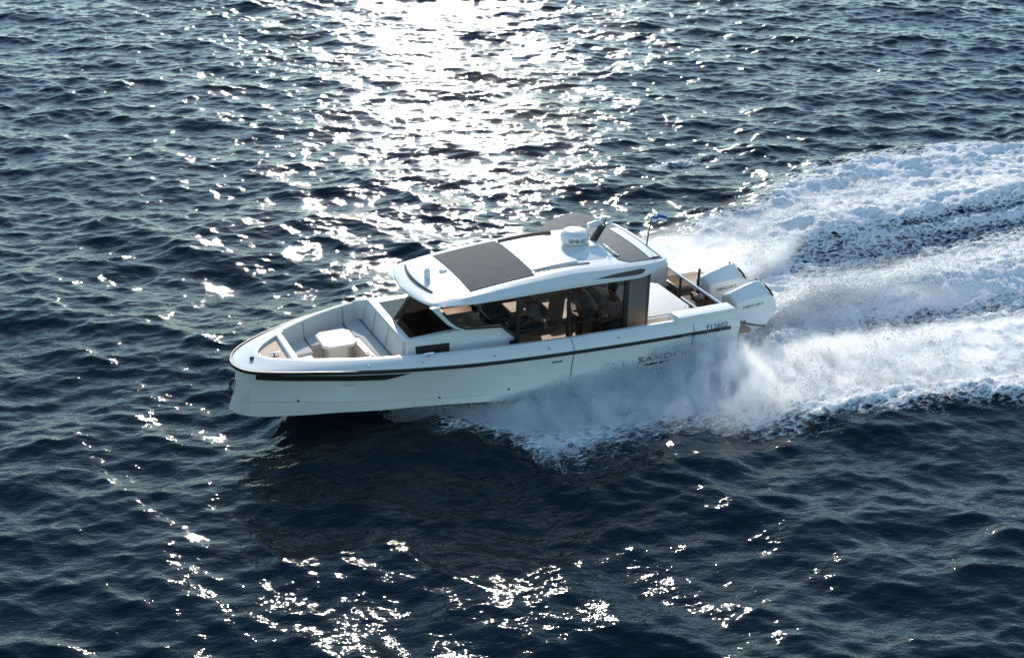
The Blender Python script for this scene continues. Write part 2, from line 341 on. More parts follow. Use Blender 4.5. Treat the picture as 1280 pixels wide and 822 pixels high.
def tube(bm, pts, r, n=10, cap=True):
    pts = [Vector(p) for p in pts]; rings = []
    rr = r if isinstance(r, (list, tuple)) else [r] * len(pts)
    up = Vector((0, 0, 1))
    for i, p in enumerate(pts):
        d = (pts[min(i+1, len(pts)-1)] - pts[max(i-1, 0)]).normalized()
        a = d.cross(up); a = d.cross(Vector((1, 0, 0))) if a.length < 0.1 else a; a.normalize(); b = d.cross(a)
        rings.append([bm.verts.new(p + (a * math.cos(2*math.pi*k/n) + b * math.sin(2*math.pi*k/n)) * rr[i]) for k in range(n)])
    for i in range(len(rings) - 1):
        for k in range(n): bm.faces.new((rings[i][k], rings[i][(k+1) % n], rings[i+1][(k+1) % n], rings[i+1][k]))
    if cap: bm.faces.new(rings[0][::-1]); bm.faces.new(rings[-1])
def tubeo(name, mat, parent, pts, r, n=10):
    bm = bmesh.new(); tube(bm, pts, r, n); return obj(name, bm, mat, parent)
def lathe(bm, prof, cx, cy, n=28, axis='z'):
    rings = []
    for r, z in prof:
        rings.append([bm.verts.new((cx + r*math.cos(2*math.pi*k/n), cy + r*math.sin(2*math.pi*k/n), z)) for k in range(n)])
    for i in range(len(rings)-1):
        for k in range(n): bm.faces.new((rings[i][k], rings[i][(k+1) % n], rings[i+1][(k+1) % n], rings[i+1][k]))
    bm.faces.new(rings[0][::-1]); bm.faces.new(rings[-1])
def text(name, body, mat, parent, mtx, width, height, depth=0.003):
    cu = bpy.data.curves.new(name, 'FONT'); cu.body = body; cu.extrude = 0.0; cu.resolution_u = 3
    tmp = bpy.data.objects.new('t', cu); COL.objects.link(tmp)
    me = bpy.data.meshes.new_from_object(tmp.evaluated_get(bpy.context.evaluated_depsgraph_get()))
    bpy.data.objects.remove(tmp)
    co = np.zeros(len(me.vertices) * 3); me.vertices.foreach_get('co', co); co = co.reshape(-1, 3)
    mn = co.min(0); mxx = co.max(0)
    co[:, 0] = (co[:, 0] - mn[0]) / (mxx[0] - mn[0]) * width; co[:, 1] = (co[:, 1] - mn[1]) / (mxx[1] - mn[1]) * height; co[:, 2] = 0
    me.vertices.foreach_set('co', co.ravel()); me.update()
    me.transform(mtx)
    bm = bmesh.new(); bm.from_mesh(me)
    r = bmesh.ops.extrude_face_region(bm, geom=bm.faces[:])
    nrm = (mtx.to_3x3() @ Vector((0, 0, 1))).normalized()
    bmesh.ops.translate(bm, vec=nrm * depth, verts=[g for g in r['geom'] if isinstance(g, bmesh.types.BMVert)])
    bm.to_mesh(me); bm.free(); me.materials.clear()
    return link(name, me, mat, parent, 0)
def side_mtx(x, y, z, yaw=0.0, slope=0.0, lean=0.0):
    """writes towards the stern on a face that looks to port"""
    return Matrix.Translation((x, y, z)) @ Matrix.Rotation(yaw, 4, 'Z') @ Matrix.Rotation(slope, 4, 'Y') @ Matrix.Rotation(lean, 4, 'X') @ Matrix(((-1,0,0,0),(0,0,1,0),(0,1,0,0),(0,0,0,1)))

# ------------------------------------------------------------------ the boat
boat = empty('motor_boat', None, BM)
boat['label'] = 'white cabin motor boat with grey roof panel and two outboards speeding over the sea'
boat['category'] = 'motor boat'
LEN = 9.4
ds = LEN * (np.linspace(0, 1, 72)) ** 2
class Level:
    """a fore-and-aft line of the hull: half breadth against distance from the stem, height against x"""
    def __init__(s, xe, b, z):
        s.xe = xe; s.b = pchip([math.sqrt(q[0]) for q in b], [q[1] for q in b]); zz = sorted(z); s.z = pchip([q[0] for q in zz], [q[1] for q in zz])
    def pts(s, d):
        x = s.xe - d * s.xe / LEN; return np.stack([x, s.b(np.sqrt(d)), s.z(x)], 1)
    def at(s, x):
        d = (s.xe - x) * LEN / s.xe; return float(s.b(math.sqrt(max(d, 0)))), float(s.z(x))
ZR = [(0,1.05),(2.17,1.085),(3.5,1.125),(4.7,1.18),(5.3,1.215),(6.78,1.31),(8,1.36),(9.35,1.40)]
def off(z, a): return [(x, v + a) for x, v in z]
RUBP = [(0,0),(.04,.20),(.1,.33),(.22,.48),(.53,.70),(1.2,1.02),(1.9,1.28),(2.7,1.45),(4.3,1.545),(9.4,1.50)]
rub = Level(9.34, [(0,0),(.04,.20),(.1,.33),(.22,.48),(.53,.70),(1.2,1.02),(1.9,1.28),(2.7,1.45),(4.3,1.545),(9.4,1.50)], ZR)
upper = Level(9.28, [(0,0),(.03,.12),(.1,.26),(.25,.43),(.6,.67),(1.2,.96),(1.9,1.24),(2.7,1.41),(4.3,1.51),(9.4,1.47)], off(ZR, -0.10))
mid = Level(9.28, [(0,0),(.02,.07),(.1,.19),(.3,.36),(.8,.66),(1.5,.97),(2.2,1.19),(3,1.34),(4.5,1.45),(9.4,1.44)],
            [(0,.62),(3.5,.75),(6.7,.94),(8,1.0),(9.3,.98)])
knuck = Level(9.345, [(0,0),(.02,.05),(.1,.14),(.4,.37),(.9,.66),(1.8,1.05),(2.7,1.24),(3.7,1.33),(4.8,1.375),(9.4,1.38)],
              [(0,.18),(3.5,.36),(4.6,.45),(5.66,.55),(6.7,.64),(7.56,.70),(8.5,.70),(9.4,.62)])
knuck2 = Level(9.35, [(0,0),(.02,.045),(.1,.125),(.4,.345),(.9,.63),(1.8,1.02),(2.7,1.215),(3.7,1.31),(4.8,1.36),(9.4,1.37)],
              [(0,.165),(3.5,.345),(4.6,.43),(5.66,.53),(6.7,.62),(7.56,.675),(8.5,.67),(9.4,.59)])
chine = Level(9.39, [(0,0),(.02,.035),(.1,.10),(.4,.29),(.9,.56),(1.8,.97),(2.7,1.19),(3.7,1.29),(4.8,1.34),(9.4,1.34)],
              [(0,.02),(3.5,.20),(4.6,.29),(5.66,.40),(6.7,.46),(7.56,.46),(8.5,.36),(9.0,.31),(9.25,.34),(9.4,.44)])
chin2 = Level(9.385, [(0,0),(.02,.03),(.1,.085),(.4,.25),(.9,.50),(1.8,.89),(2.7,1.10),(3.7,1.20),(4.8,1.25),(9.4,1.25)],
              [(0,.0),(3.5,.18),(4.6,.27),(5.66,.38),(6.7,.44),(7.56,.44),(8.5,.34),(9.0,.29),(9.25,.32),(9.4,.42)])
keel = Level(9.38, [(0,0),(9.4,0)], [(0,-.25),(6,-.12),(8,.04),(9,.16),(9.25,.26),(9.4,.40)])
def loft(bm, rows, mirror=True):
    """rows: list of (n,3) arrays; strips between neighbours, both sides"""
    for sgn in ((1, -1) if mirror else (1,)):
        vs = [[bm.verts.new((p[0], p[1] * sgn, p[2])) for p in r] for r in rows]
        for a, b in zip(vs[:-1], vs[1:]):
            for i in range(len(a) - 1): bm.faces.new((a[i], a[i+1], b[i+1], b[i]))
    bmesh.ops.remove_doubles(bm, verts=bm.verts, dist=0.0008)
rows = [l.pts(ds) for l in (keel, chin2, chine, knuck2, knuck, mid, upper, rub)]
bm = bmesh.new(); loft(bm, rows)
ring = [tuple(r[-1]) for r in rows[:6]]
tv = [bm.verts.new(p) for p in ring] + [bm.verts.new((p[0], -p[1], p[2])) for p in ring[:0:-1]]
bm.faces.new(tv); bmesh.ops.remove_doubles(bm, verts=bm.verts, dist=0.0008)
hull_o = obj('hull', bm, M['gel'], boat, smooth=24)

# bulwark with its rounded shoulder, flat cap and inner wall
ZT = [(0,1.30),(1.3,1.31),(2,1.32),(3.5,1.345),(4.55,1.385),(5.9,1.44),(6.8,1.475),(8,1.475),(9.3,1.45)]
topo = Level(9.10, [(0,0),(.05,.17),(.2,.38),(.45,.58),(.9,.85),(1.4,1.06),(2.3,1.32),(2.8,1.39),(4.3,1.43),(9.4,1.41)], off(ZT, -0.04))
topm = Level(9.24, [(0,0),(.05,.20),(.2,.42),(.5,.64),(.95,.89),(1.5,1.12),(2.3,1.37),(2.9,1.46),(4.3,1.505),(9.4,1.475)], [(x, z * .45 + z2 * .55) for (x, z), z2 in zip(ZT, [1.05,1.066,1.08,1.125,1.17,1.25,1.31,1.36,1.40])])
topi0 = Level(8.97, [(0,0),(.05,.15),(.15,.29),(.45,.53),(1.0,.83),(1.6,1.08),(2.2,1.25),(3,1.35),(4.3,1.38),(9.4,1.36)], ZT)
topi = Level(8.86, [(0,0),(.05,.14),(.15,.26),(.45,.48),(1.0,.76),(1.6,1.0),(2.2,1.17),(3,1.27),(4.3,1.31),(9.4,1.28)], off(ZT, -0.004))
inner = Level(8.84, [(0,0),(.05,.13),(.15,.25),(.45,.47),(1.0,.75),(1.6,.99),(2.2,1.16),(3,1.26),(4.3,1.30),(9.4,1.27)], [(0,.72),(6.3,.8),(6.4,1.1),(9,1.1)])
rubt = Level(9.345, RUBP, off(ZR, 0.002))
bm = bmesh.new(); loft(bm, [l.pts(ds) for l in (rubt, topm, topo, topi0, topi, inner)])
# close the after ends
for sg in (1, -1):
    pr = [tuple(l.pts(ds)[-1]) for l in (rubt, topm, topo, topi0, topi, inner)]
    bm.faces.new([bm.verts.new((p[0], p[1] * sg, p[2])) for p in pr])
bmesh.ops.remove_doubles(bm, verts=bm.verts, dist=0.0008)
bul = obj('bulwark', bm, M['gel'], boat, smooth=40)

# rubbing strake
def strake(bm, lev, x_from, x_to, proud, h, both=True, dz=0.0):
    d0 = (lev.xe - x_to) * LEN / lev.xe; d1 = (lev.xe - x_from) * LEN / lev.xe
    dd = d0 + (d1 - d0) * np.linspace(0, 1, 90) ** 1.6; P = lev.pts(dd)
    for sg in ((1, -1) if both else (1,)):
        rings = []
        for i, p in enumerate(P):
            tg = P[min(i+1, len(P)-1)] - P[max(i-1, 0)]; nrm = np.array([tg[1], -tg[0], 0.0]); nrm /= (np.linalg.norm(nrm) + 1e-9)
            if nrm[1] < 0: nrm = -nrm
            if p[1] < 1e-4: nrm = np.array([1.0, 0, 0])
            q = [p + nrm * a + np.array([0, 0, b + dz]) for a, b in ((-.012, -h*.5), (proud*.8, -h*.5), (proud, -h*.15), (proud, h*.15), (proud*.8, h*.5), (-.012, h*.5))]
            rings.append([bm.verts.new((v[0], v[1] * sg, v[2])) for v in q])
        for a, b in zip(rings[:-1], rings[1:]):
            for k in range(6): bm.faces.new((a[k], a[(k+1) % 6], b[(k+1) % 6], b[k]))
        bm.faces.new(rings[-1]); 
    bmesh.ops.remove_doubles(bm, verts=bm.verts, dist=0.0008)
bm = bmesh.new(); strake(bm, rub, 0.22, 9.34, 0.02, 0.06); obj('rub_rail', bm, M['black'], boat)
# dark strip window under the rail at the bow
def skin_patch(bm, top, bot, x0, x1, out=0.006, sg=1, n=40, ends=(0.0, 0.0)):
    """panel that follows the topsides between two heights (functions of x)"""
    levs = (knuck, mid, upper, rub)
    def side(x, z):
        q = sorted([(l.at(min(x, l.xe - 0.002))[1], l.at(min(x, l.xe - 0.002))[0]) for l in levs])
        return float(np.interp(z, [a for a, _ in q], [b for _, b in q]))
    A = []; B = []; A2 = []; B2 = []
    for i in range(n + 1):
        x = x0 + (x1 - x0) * i / n
        zt, zb = top(x), bot(x)
        for lst, z, o_ in ((A, zt, out), (B, zb, out), (A2, zt, -0.012), (B2, zb, -0.012)):
            lst.append(bm.verts.new((x + (o_ * 0.6 if x > 8.3 else 0), sg * (side(x, z) + o_), z)))
    for i in range(n):
        bm.faces.new((A[i], A[i+1], B[i+1], B[i])); bm.faces.new((A[i], A2[i], A2[i+1], A[i+1])); bm.faces.new((B[i], B[i+1], B2[i+1], B2[i]))
    for i in (0, n): bm.faces.new((A[i], B[i], B2[i], A2[i]))
zr = lambda x: rub.at(x)[1]
for sg in (1, -1):
    bm = bmesh.new()
    skin_patch(bm, lambda x: zr(x) - 0.072, lambda x: zr(x) - 0.072 - 0.135 * min(1, max(0.05, (x - 6.55) / 0.42)), 6.56, 9.02, 0.004, sg)
    obj('hull_window', bm, M['dark_plastic'], hull_o)
def dot(name, x, z, r, mat, parent):
    y = float(np.interp(z, [knuck.at(x)[1], mid.at(x)[1], upper.at(x)[1], rub.at(x)[1], topm.at(x)[1]], [knuck.at(x)[0], mid.at(x)[0], upper.at(x)[0], rub.at(x)[0], topm.at(x)[0]]))
    bm = bmesh.new(); bmesh.ops.create_cone(bm, cap_ends=True, segments=14, radius1=r, radius2=r * .85, depth=0.02, matrix=Matrix.Translation((x, y + 0.002, z)) @ Matrix.Rotation(R(-90), 4, 'X'))
    return obj(name, bm, mat, parent)
for x, z in ((8.35, 0.72), (4.72, 0.56), (6.0, 0.60)): dot('drain_outlet', x, z, 0.022, M['dark_plastic'], hull_o)
for k in range(4): dot('vent_hole', 3.92 - k * 0.055, 0.98, 0.02, M['dark_plastic'], hull_o)
for x, z in ((7.25, 1.43), (5.05, 1.32), (4.0, 1.27), (2.6, 1.235), (6.35, 1.41)): dot('cap_fitting', x, z, 0.014, M['steel'], bul)
for x, zb in ((3.52, 0.60), (1.02, 0.80)):          # seams of the fold-down side terrace
    bm = bmesh.new(); skin_patch(bm, lambda q: zr(3) - 0.04, lambda q: zb, x - 0.006, x + 0.006, 0.003, 1, 2); obj('terrace_seam', bm, M['dark_plastic'], hull_o)
    bm = bmesh.new(); skin_patch(bm, lambda q: zr(x) + 0.02, lambda q: zr(x) + 0.018, x - 0.006, x + 0.006, 0.0, 1, 2); bm.free()
    tubeo('terrace_seam', M['dark_plastic'], hull_o, [(x, 1.53, zr(x) + .03), (x, topm.at(x)[0] + .002, topm.at(x)[1]), (x, topo.at(x)[0] + .002, topo.at(x)[1] + .004), (x, topi0.at(x)[0], topi0.at(x)[1] + .002)], 0.0055, 6)
def surf_y(x, z):
    q = [(l.at(x)[1], l.at(x)[0]) for l in (knuck, mid, upper, rub, topm)]
    return float(np.interp(z, [a for a, _ in q], [b for _, b in q]))
sl = math.atan2(0.075, 1.1)
def side_text(body, x, z, wd, ht, parent, mat):
    yaw = math.atan2(surf_y(x - wd, z) - surf_y(x, z), wd) * -1
    y0 = max(surf_y(x, z), surf_y(x, z + ht)); y1 = max(surf_y(x - wd, z), surf_y(x - wd, z + ht))
    lean = math.atan2(surf_y(x - wd/2, z + ht) - surf_y(x - wd/2, z), ht)
    return text('lettering', body, mat, parent, side_mtx(x, max(surf_y(x, z), surf_y(x - wd, z)) + 0.004, z, 0, 0, -lean), wd, ht)
side_text('SAXDOR', 2.14, 0.62, 1.15, 0.115, hull_o, M['letter'])
bm = bmesh.new(); skin_patch(bm, lambda q: 0.575, lambda q: 0.53, 1.45, 2.0, 0.004, 1, 4); obj('boot_stripe', bm, M['letter'], hull_o)
side_text('F12602', 0.74, 1.085, 0.46, 0.095, bul, M['letter'])
bm = bmesh.new(); tube(bm, [(9.30, -.02, 1.06), (9.36, -.02, 1.0), (9.37, -.02, .82), (9.33, -.02, .74)], 0.045, 8); obj('bow_roller', bm, M['dark_plastic'], boat)

# decks and cockpits
def deck_plan(lev, x0, x1, inset=0.0, n=26):
    xs_ = np.linspace(x1, x0, n); pl = [(x, max(lev.at(x)[0] - inset, 0.01)) for x in xs_]
    return pl + [(x, -y) for x, y in pl[::-1]]
bm = bmesh.new(); prism_z(bm, deck_plan(inner, 0.05, 8.83, -0.02, 60), 0.70, 0.74); obj('sole', bm, M['deck'], boat)
bm = bmesh.new(); prism_z(bm, deck_plan(topi, 8.36, 8.84, 0.0, 16), 1.30, 1.40); obj('bow_deck', bm, M['deck'], boat)
bm = bmesh.new(); prism_z(bm, deck_plan(topi, 8.42, 8.79, 0.035, 16), 1.395, 1.408); obj('teak_inlay', bm, M['teak'], boat)
bm = bmesh.new(); box(bm, 8.28, 8.40, -.57, .57, 0.8, 1.475); obj('bow_divider', bm, M['gel'], boat, 0.03, 3)
cl = empty('bow_cleat', boat); cl.location = (8.60, 0.28, 1.408)
tubeo('cleat_bar', M['steel'], cl, [(-.09, 0, .035), (0, 0, .045), (.09, 0, .035)], 0.014)
tubeo('cleat_foot', M['steel'], cl, [(0, 0, -0.005), (0, 0, .04)], 0.016)
lt = bmesh.new(); lathe(lt, [(0.04, 1.43), (0.036, 1.475), (0.02, 1.49)], 9.0, 0.12, 14); obj('bow_light', lt, M['black'], boat)

# U-shaped bow seating (starboard, aft, and the short port wing), cushions split at their seams
def seat_poly(x0, x1, yin, lev, sg):
    x0 += .008; x1 -= .008; xs_ = np.linspace(x0, x1, 8); out = [(x, sg * (lev.at(x)[0] - 0.10)) for x in xs_]
    return out + [(x1, sg * yin), (x0, sg * yin)]
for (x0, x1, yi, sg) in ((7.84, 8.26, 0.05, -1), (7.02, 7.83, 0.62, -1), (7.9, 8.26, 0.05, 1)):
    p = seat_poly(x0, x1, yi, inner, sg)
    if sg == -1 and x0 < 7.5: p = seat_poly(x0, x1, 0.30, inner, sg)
    bm = bmesh.new(); prism_z(bm, p, 1.10, 1.215); obj('seat_cushion', bm, M['fabric'] if sg == -1 else M['sunlit_cushion'], boat, 0.02, 3)
    bm = bmesh.new(); prism_z(bm, [(a, b * 0.97) for a, b in p], 0.74, 1.10); obj('seat_base', bm, M['cream'], boat)
p = [(6.99, -1.02), (6.99, -0.35), (6.92, -0.30), (6.86, 0.75), (6.60, 0.80), (6.60, -1.12)]
bm = bmesh.new(); prism_z(bm, p, 1.10, 1.215); obj('seat_cushion', bm, M['fabric'], boat, 0.02, 3)
bm = bmesh.new(); prism_z(bm, [(a, b * .97) for a, b in p], 0.74, 1.10); obj('seat_base', bm, M['cream'], boat)
# console with the cup holders, between seat and table
bm = bmesh.new(); prism_z(bm, [(7.06, -0.42), (7.0, 0.55), (6.84, 0.88), (6.64, 0.88), (6.63, 0.79), (6.84, 0.77), (6.86, -0.28), (7.0, -0.42)], 0.9, 1.20); obj('cup_console', bm, M['cream'], boat, 0.008)
for i, (x, y) in enumerate(((6.985, 0.40), (6.945, 0.56))):
    bm = bmesh.new(); lathe(bm, [(0.045, 1.195), (0.05, 1.212), (0.035, 1.214), (0.033, 1.205)], x, y, 16); obj('cup_holder', bm, M['black'], boat)
# backrests round the cockpit
def wall_pad(bm, xa, xb, sg, z0, zt, th, n=10):
    lo = []; hi = []
    xs_ = np.linspace(xa, xb, n)
    A = [(x, sg * (inner.at(x)[0] + 0.0)) for x in xs_]; B = [(x, sg * (inner.at(x)[0] - th)) for x in xs_]
    prism(bm, [(*q, z0) for q in A] + [(q[0], q[1] - sg * 0.03, z0) for q in B[::-1]], [(*q, zt(q[0])) for q in A] + [(q[0], q[1] + sg * .02, zt(q[0])) for q in B[::-1]])
for xa, xb in ((6.72, 8.26),):
    bm = bmesh.new(); wall_pad(bm, xa, xb, -1, 1.20, lambda x: 1.525, 0.085); obj('side_backrest', bm, M['fabric'], boat, 0.02, 3)
bm = bmesh.new(); prism(bm, [(6.44, -.98, 1.16), (6.66, -1.0, 1.16), (6.62, 1.0, 1.16), (6.44, 1.02, 1.16)], [(6.46, -.90, 1.635), (6.57, -.92, 1.635), (6.55, .98, 1.635), (6.46, .98, 1.635)])
obj('aft_backrest', bm, M['fabric'], boat, 0.025, 3)
bm = bmesh.new(); prism(bm, [(6.50, -.99, 1.16), (6.67, -1.0, 1.16), (6.86, -1.2, 1.16), (6.66, -1.24, 1.16)], [(6.47, -.93, 1.63), (6.575, -.93, 1.63), (6.78, -1.16, 1.54), (6.64, -1.24, 1.54)])
obj('corner_backrest', bm, M['fabric'], boat, 0.02, 3)
bm = bmesh.new(); prism(bm, [(6.40, -1.0, 1.58), (6.55, -.96, 1.62), (6.53, 1.0, 1.62), (6.40, 1.04, 1.58)], [(6.40, -1.0, 1.64), (6.56, -.95, 1.65), (6.54, .99, 1.65), (6.40, 1.04, 1.64)])
obj('backrest_cap', bm, M['gel'], boat, 0.012)
tubeo('seat_seam', M['dark_plastic'], boat, [(x, -(inner.at(x)[0] - .095), 1.222) for x in np.linspace(8.22, 6.78, 10)], .007, 6)
tubeo('seat_seam', M['dark_plastic'], boat, [(6.76, -1.14, 1.222), (6.675, -1.0, 1.222), (6.66, 0, 1.222), (6.63, .98, 1.222)], .007, 6)
for x in (7.84, 7.0): tubeo('backrest_seam', M['dark_plastic'], boat, [(x, -(inner.at(x)[0] - .118), 1.22), (x, -(inner.at(x)[0] - .075), 1.515)], .004, 6)
for y in (-.35, .35): tubeo('backrest_seam', M['dark_plastic'], boat, [(6.662, y, 1.22), (6.575, y, 1.62)], .004, 6)
# table
tb = empty('bow_table', boat); tb.location = (7.42, -0.05, 0.74)
def chamf(x0, x1, y0, y1, c): return [(x0+c, y0), (x1-c, y0), (x1, y0+c), (x1, y1-c), (x1-c, y1), (x0+c, y1), (x0, y1-c), (x0, y0+c)]
bm = bmesh.new(); prism_z(bm, chamf(-.31, .31, -.32, .36, .10), 0.605, 0.66); obj('table_top', bm, M['cream'], tb, 0.012)
bm = bmesh.new(); box(bm, -.004, .004, -.315, .355, 0.655, 0.6615); obj('fold_line', bm, M['brown_dark'], tb)
bm = bmesh.new(); prism_z(bm, chamf(-.19, .19, -.2, .22, .06), 0.0, 0.606); obj('pedestal', bm, M['cream'], tb, 0.01)

# cabin trunk with hatch glass
trunk = empty('cabin_trunk', boat)
def side_wall(sg):
    bm = bmesh.new()
    prism_y(bm, [(5.45, 1.0), (6.44, 1.0), (6.52, 1.15), (6.46, 1.62), (5.55, 1.665), (4.71, 1.605), (4.36, 1.36), (4.34, 1.0)], (0.90 if sg > 0 else -0.74), (1.02 if sg > 0 else -0.84))
    return obj('trunk_side', bm, M['gel'], trunk, 0.015, 3)
side_wall(1); side_wall(-1)
bm = bmesh.new(); prism_z(bm, [(5.3, -.80), (6.42, -.80), (6.42, -1.16), (5.3, -1.27)], 1.30, 1.44); obj('side_deck', bm, M['cream'], boat)
bm = bmesh.new(); box(bm, 6.33, 6.45, -.9, .9, 0.74, 1.60); obj('trunk_front', bm, M['gel'], trunk)
bm = bmesh.new(); prism(bm, [(6.44, -.72, 1.612), (6.44, .88, 1.612), (5.56, .90, 1.65), (5.56, -.74, 1.65)], [(6.44, -.72, 1.624), (6.44, .88, 1.624), (5.56, .90, 1.662), (5.56, -.74, 1.662)])
obj('hatch_glass', bm, M['deck_glass'], trunk)
bm = bmesh.new(); box(bm, 5.4, 6.33, -.9, .9, 1.15, 1.18); obj('berth_lining', bm, M['dark_plastic'], trunk)
bm = bmesh.new(); prism_y(bm, [(6.30, 1.22), (6.33, 1.50), (5.70, 1.47), (5.70, 1.22)], 1.016, 1.026); obj('side_vent', bm, M['dark_plastic'], trunk)
boxo('locker_latch', M['dark_plastic'], trunk, 4.42, 4.56, 1.016, 1.026, 1.20, 1.31, 0.004)
for sg in (1, -1):
    bm = bmesh.new(); prism_z(bm, [(4.2, sg * 1.0), (6.45, sg * 1.0), (6.45, sg * 1.2), (5.6, sg * 1.32), (4.2, sg * 1.32)], 1.0, 1.10); obj('side_deck', bm, M['deck'], boat)
bm = bmesh.new(); prism_z(bm, [(5.3, -.96), (6.40, -.96), (6.40, -1.14), (5.3, -1.24)], 1.40, 1.452); obj('teak_walkway', bm, M['teak'], boat)
tubeo('grab_rail', M['gel'], boat, [(4.6, 1.045, 1.28), (4.62, 1.06, 1.44), (5.0, 1.06, 1.45)], 0.012) if False else None
# midship cleat on the port cap
cl2 = empty('midship_cleat', boat); cl2.location = (6.22, 1.36, 1.462)
tubeo('cleat_bar', M['steel'], cl2, [(-.10, 0, .04), (0, 0, .045), (.10, 0, .04)], 0.014); tubeo('cleat_foot', M['steel'], cl2, [(0, 0, -.01), (0, 0, .04)], 0.018)

# windscreen, pillars, side glass
for sg in (1, -1):
    bm = bmesh.new()
    prism_y(bm, [(6.06, 2.18), (5.90, 2.00), (5.76, 1.84), (5.62, 1.74), (5.45, 1.66), (5.22, 1.645), (5.30, 1.69), (5.46, 1.72), (5.58, 1.79), (5.70, 1.90), (5.82, 2.04), (5.92, 2.18)], sg * 0.985, sg * 1.07)
    obj('front_pillar', bm, M['gel'], boat, 0.008)
bm = bmesh.new(); prism(bm, [(5.50, -.98, 1.66), (5.50, .98, 1.66), (5.95, .95, 2.19), (5.95, -.95, 2.19)], [(5.51, -.98, 1.66), (5.51, .98, 1.66), (5.96, .95, 2.19), (5.96, -.95, 2.19)])
obj('windscreen', bm, M['glass'], boat)
def pane(name, poly, y, mat, th=0.008, par=None):
    bm = bmesh.new(); prism_y(bm, poly, y, y + th); return obj(name, bm, mat, par or boat, smooth=0)
for sg in (1, -1):
    yy = 1.075 * sg
    pane('quarter_window', [(5.90, 2.19), (5.80, 2.04), (5.68, 1.90), (5.56, 1.79), (5.42, 1.71), (5.2, 1.685), (4.74, 1.65), (4.50, 1.44), (4.46, 1.05), (4.46, 2.21)], yy, M['glass'])
    if sg == 1:
        pane('door_window', [(4.40, 1.05), (4.40, 2.21), (3.46, 2.21), (3.46, 1.05)], yy, M['glass'])
        pane('door_window', [(3.40, 1.05), (3.40, 2.21), (2.32, 2.21), (2.32, 1.05)], yy, M['glass'])
    for x0, x1 in ((4.40, 4.46), (3.40, 3.46), (2.22, 2.32)):
        boxo('window_post', M['black'], boat, x0, x1, yy - 0.02, yy + 0.025, 1.05, 2.2, 0.006)
# black lower gasket of the quarter window
for sg in (1, -1):
    gp = [(5.84, 2.08), (5.70, 1.91), (5.57, 1.79), (5.42, 1.71), (5.2, 1.685), (4.74, 1.645), (4.50, 1.43), (4.34, 1.37)]
    tubeo('window_gasket', M['black'], boat, [(x, sg * 1.08, z) for x, z in gp], 0.022, 8)
    tubeo('roof_gasket', M['black'], boat, [(5.9, sg * 1.08, 2.175), (4, sg * 1.1, 2.185), (2.2, sg * 1.1, 2.185)], 0.02, 8)
# after side panel in bronze glass with its frame
bm = bmesh.new(); prism_z(bm, [(2.222, 1.085), (2.222, 1.10), (1.84, 1.10), (1.84, 1.085)], 1.60, 2.24); obj('after_panel', bm, M['panel_grey'], boat)
bm = bmesh.new(); prism_z(bm, [(1.845, 1.05), (1.845, 1.115), (1.80, 1.115), (1.80, 1.05)], 1.05, 2.26); obj('after_post', bm, M['brown_dark'], boat, 0.006)
boxo('after_panel_lower', M['tan'], boat, 1.84, 2.222, 1.085, 1.102, 1.05, 1.597, 0.003)
bm = bmesh.new(); prism_y(bm, [(1.84, 2.3), (1.75, 1.0), (2.2, 1.0), (2.2, 2.3)], -1.12, -1.06); obj('after_pillar', bm, M['gel'], boat, 0.01)

# roof: rounded section lofted along x
bW = pchip([1.42, 1.5, 1.7, 2.0, 5.0, 5.75, 6.02, 6.14, 6.205, 6.22], [1.02, 1.08, 1.17, 1.215, 1.205, 1.12, 0.95, 0.62, 0.2, 0.0])
cW = pchip([1.42, 1.5, 1.7, 2.0, 3.3, 4.2, 5.4, 5.85, 6.02, 6.13, 6.19, 6.22], [0.96, 1.02, 1.03, 1.02, 1.0, 0.99, 0.96, 0.93, 0.86, 0.6, 0.25, 0.0])
zB = pchip([1.42, 1.6, 1.86, 1.98, 2.2, 3.4, 4.9, 5.8, 6.3], [2.40, 2.36, 2.25, 2.215, 2.20, 2.205, 2.185, 2.175, 2.165])
zC = pchip([1.42, 2.3, 2.86, 3.28, 4.22, 5.36, 5.9, 6.15, 6.3], [2.43, 2.445, 2.46, 2.475, 2.42, 2.30, 2.23, 2.205, 2.19])
def roof_z(x, y):
    c = float(cW(x)); a = min(abs(y) / max(c, .05), 1.0)
    return float(zC(x)) + 0.045 * (1 - a * a) * min(1, (6.32 - x) / 0.5)
bm = bmesh.new(); secs = []
rx = np.concatenate([np.linspace(1.42, 1.6, 5), np.linspace(1.7, 2.2, 7), np.linspace(2.4, 5.6, 20), np.linspace(5.75, 6.12, 12), [6.16, 6.19, 6.21, 6.2195]])
for x in rx:
    b, c, zb, zc = float(bW(x)), float(cW(x)), float(zB(x)), float(zC(x))
    half = [(0, zb), (b * .6, zb), (b * .96, zb), (b, zb + min(.02, (zc - zb) * .3)), (b * .985 + c * .015, zb + (zc - zb) * .3), (b * .45 + c * .55, zb + (zc - zb) * .88), (c, zc)]
    half += [(c * q, roof_z(x, c * q)) for q in (.93, .7, .4, 0)]
    ringp = half + [(-y, z) for y, z in half[-2:0:-1]]
    secs.append([bm.verts.new((x, y, z)) for y, z in ringp])
for a, b in zip(secs[:-1], secs[1:]):
    n = len(a)
    for k in range(n): bm.faces.new((a[k], a[(k+1) % n], b[(k+1) % n], b[k]))
bm.faces.new(secs[0][::-1]); bm.faces.new(secs[-1])
bmesh.ops.remove_doubles(bm, verts=bm.verts, dist=0.0005)
roof = obj('roof', bm, M['gel'], boat, smooth=19)
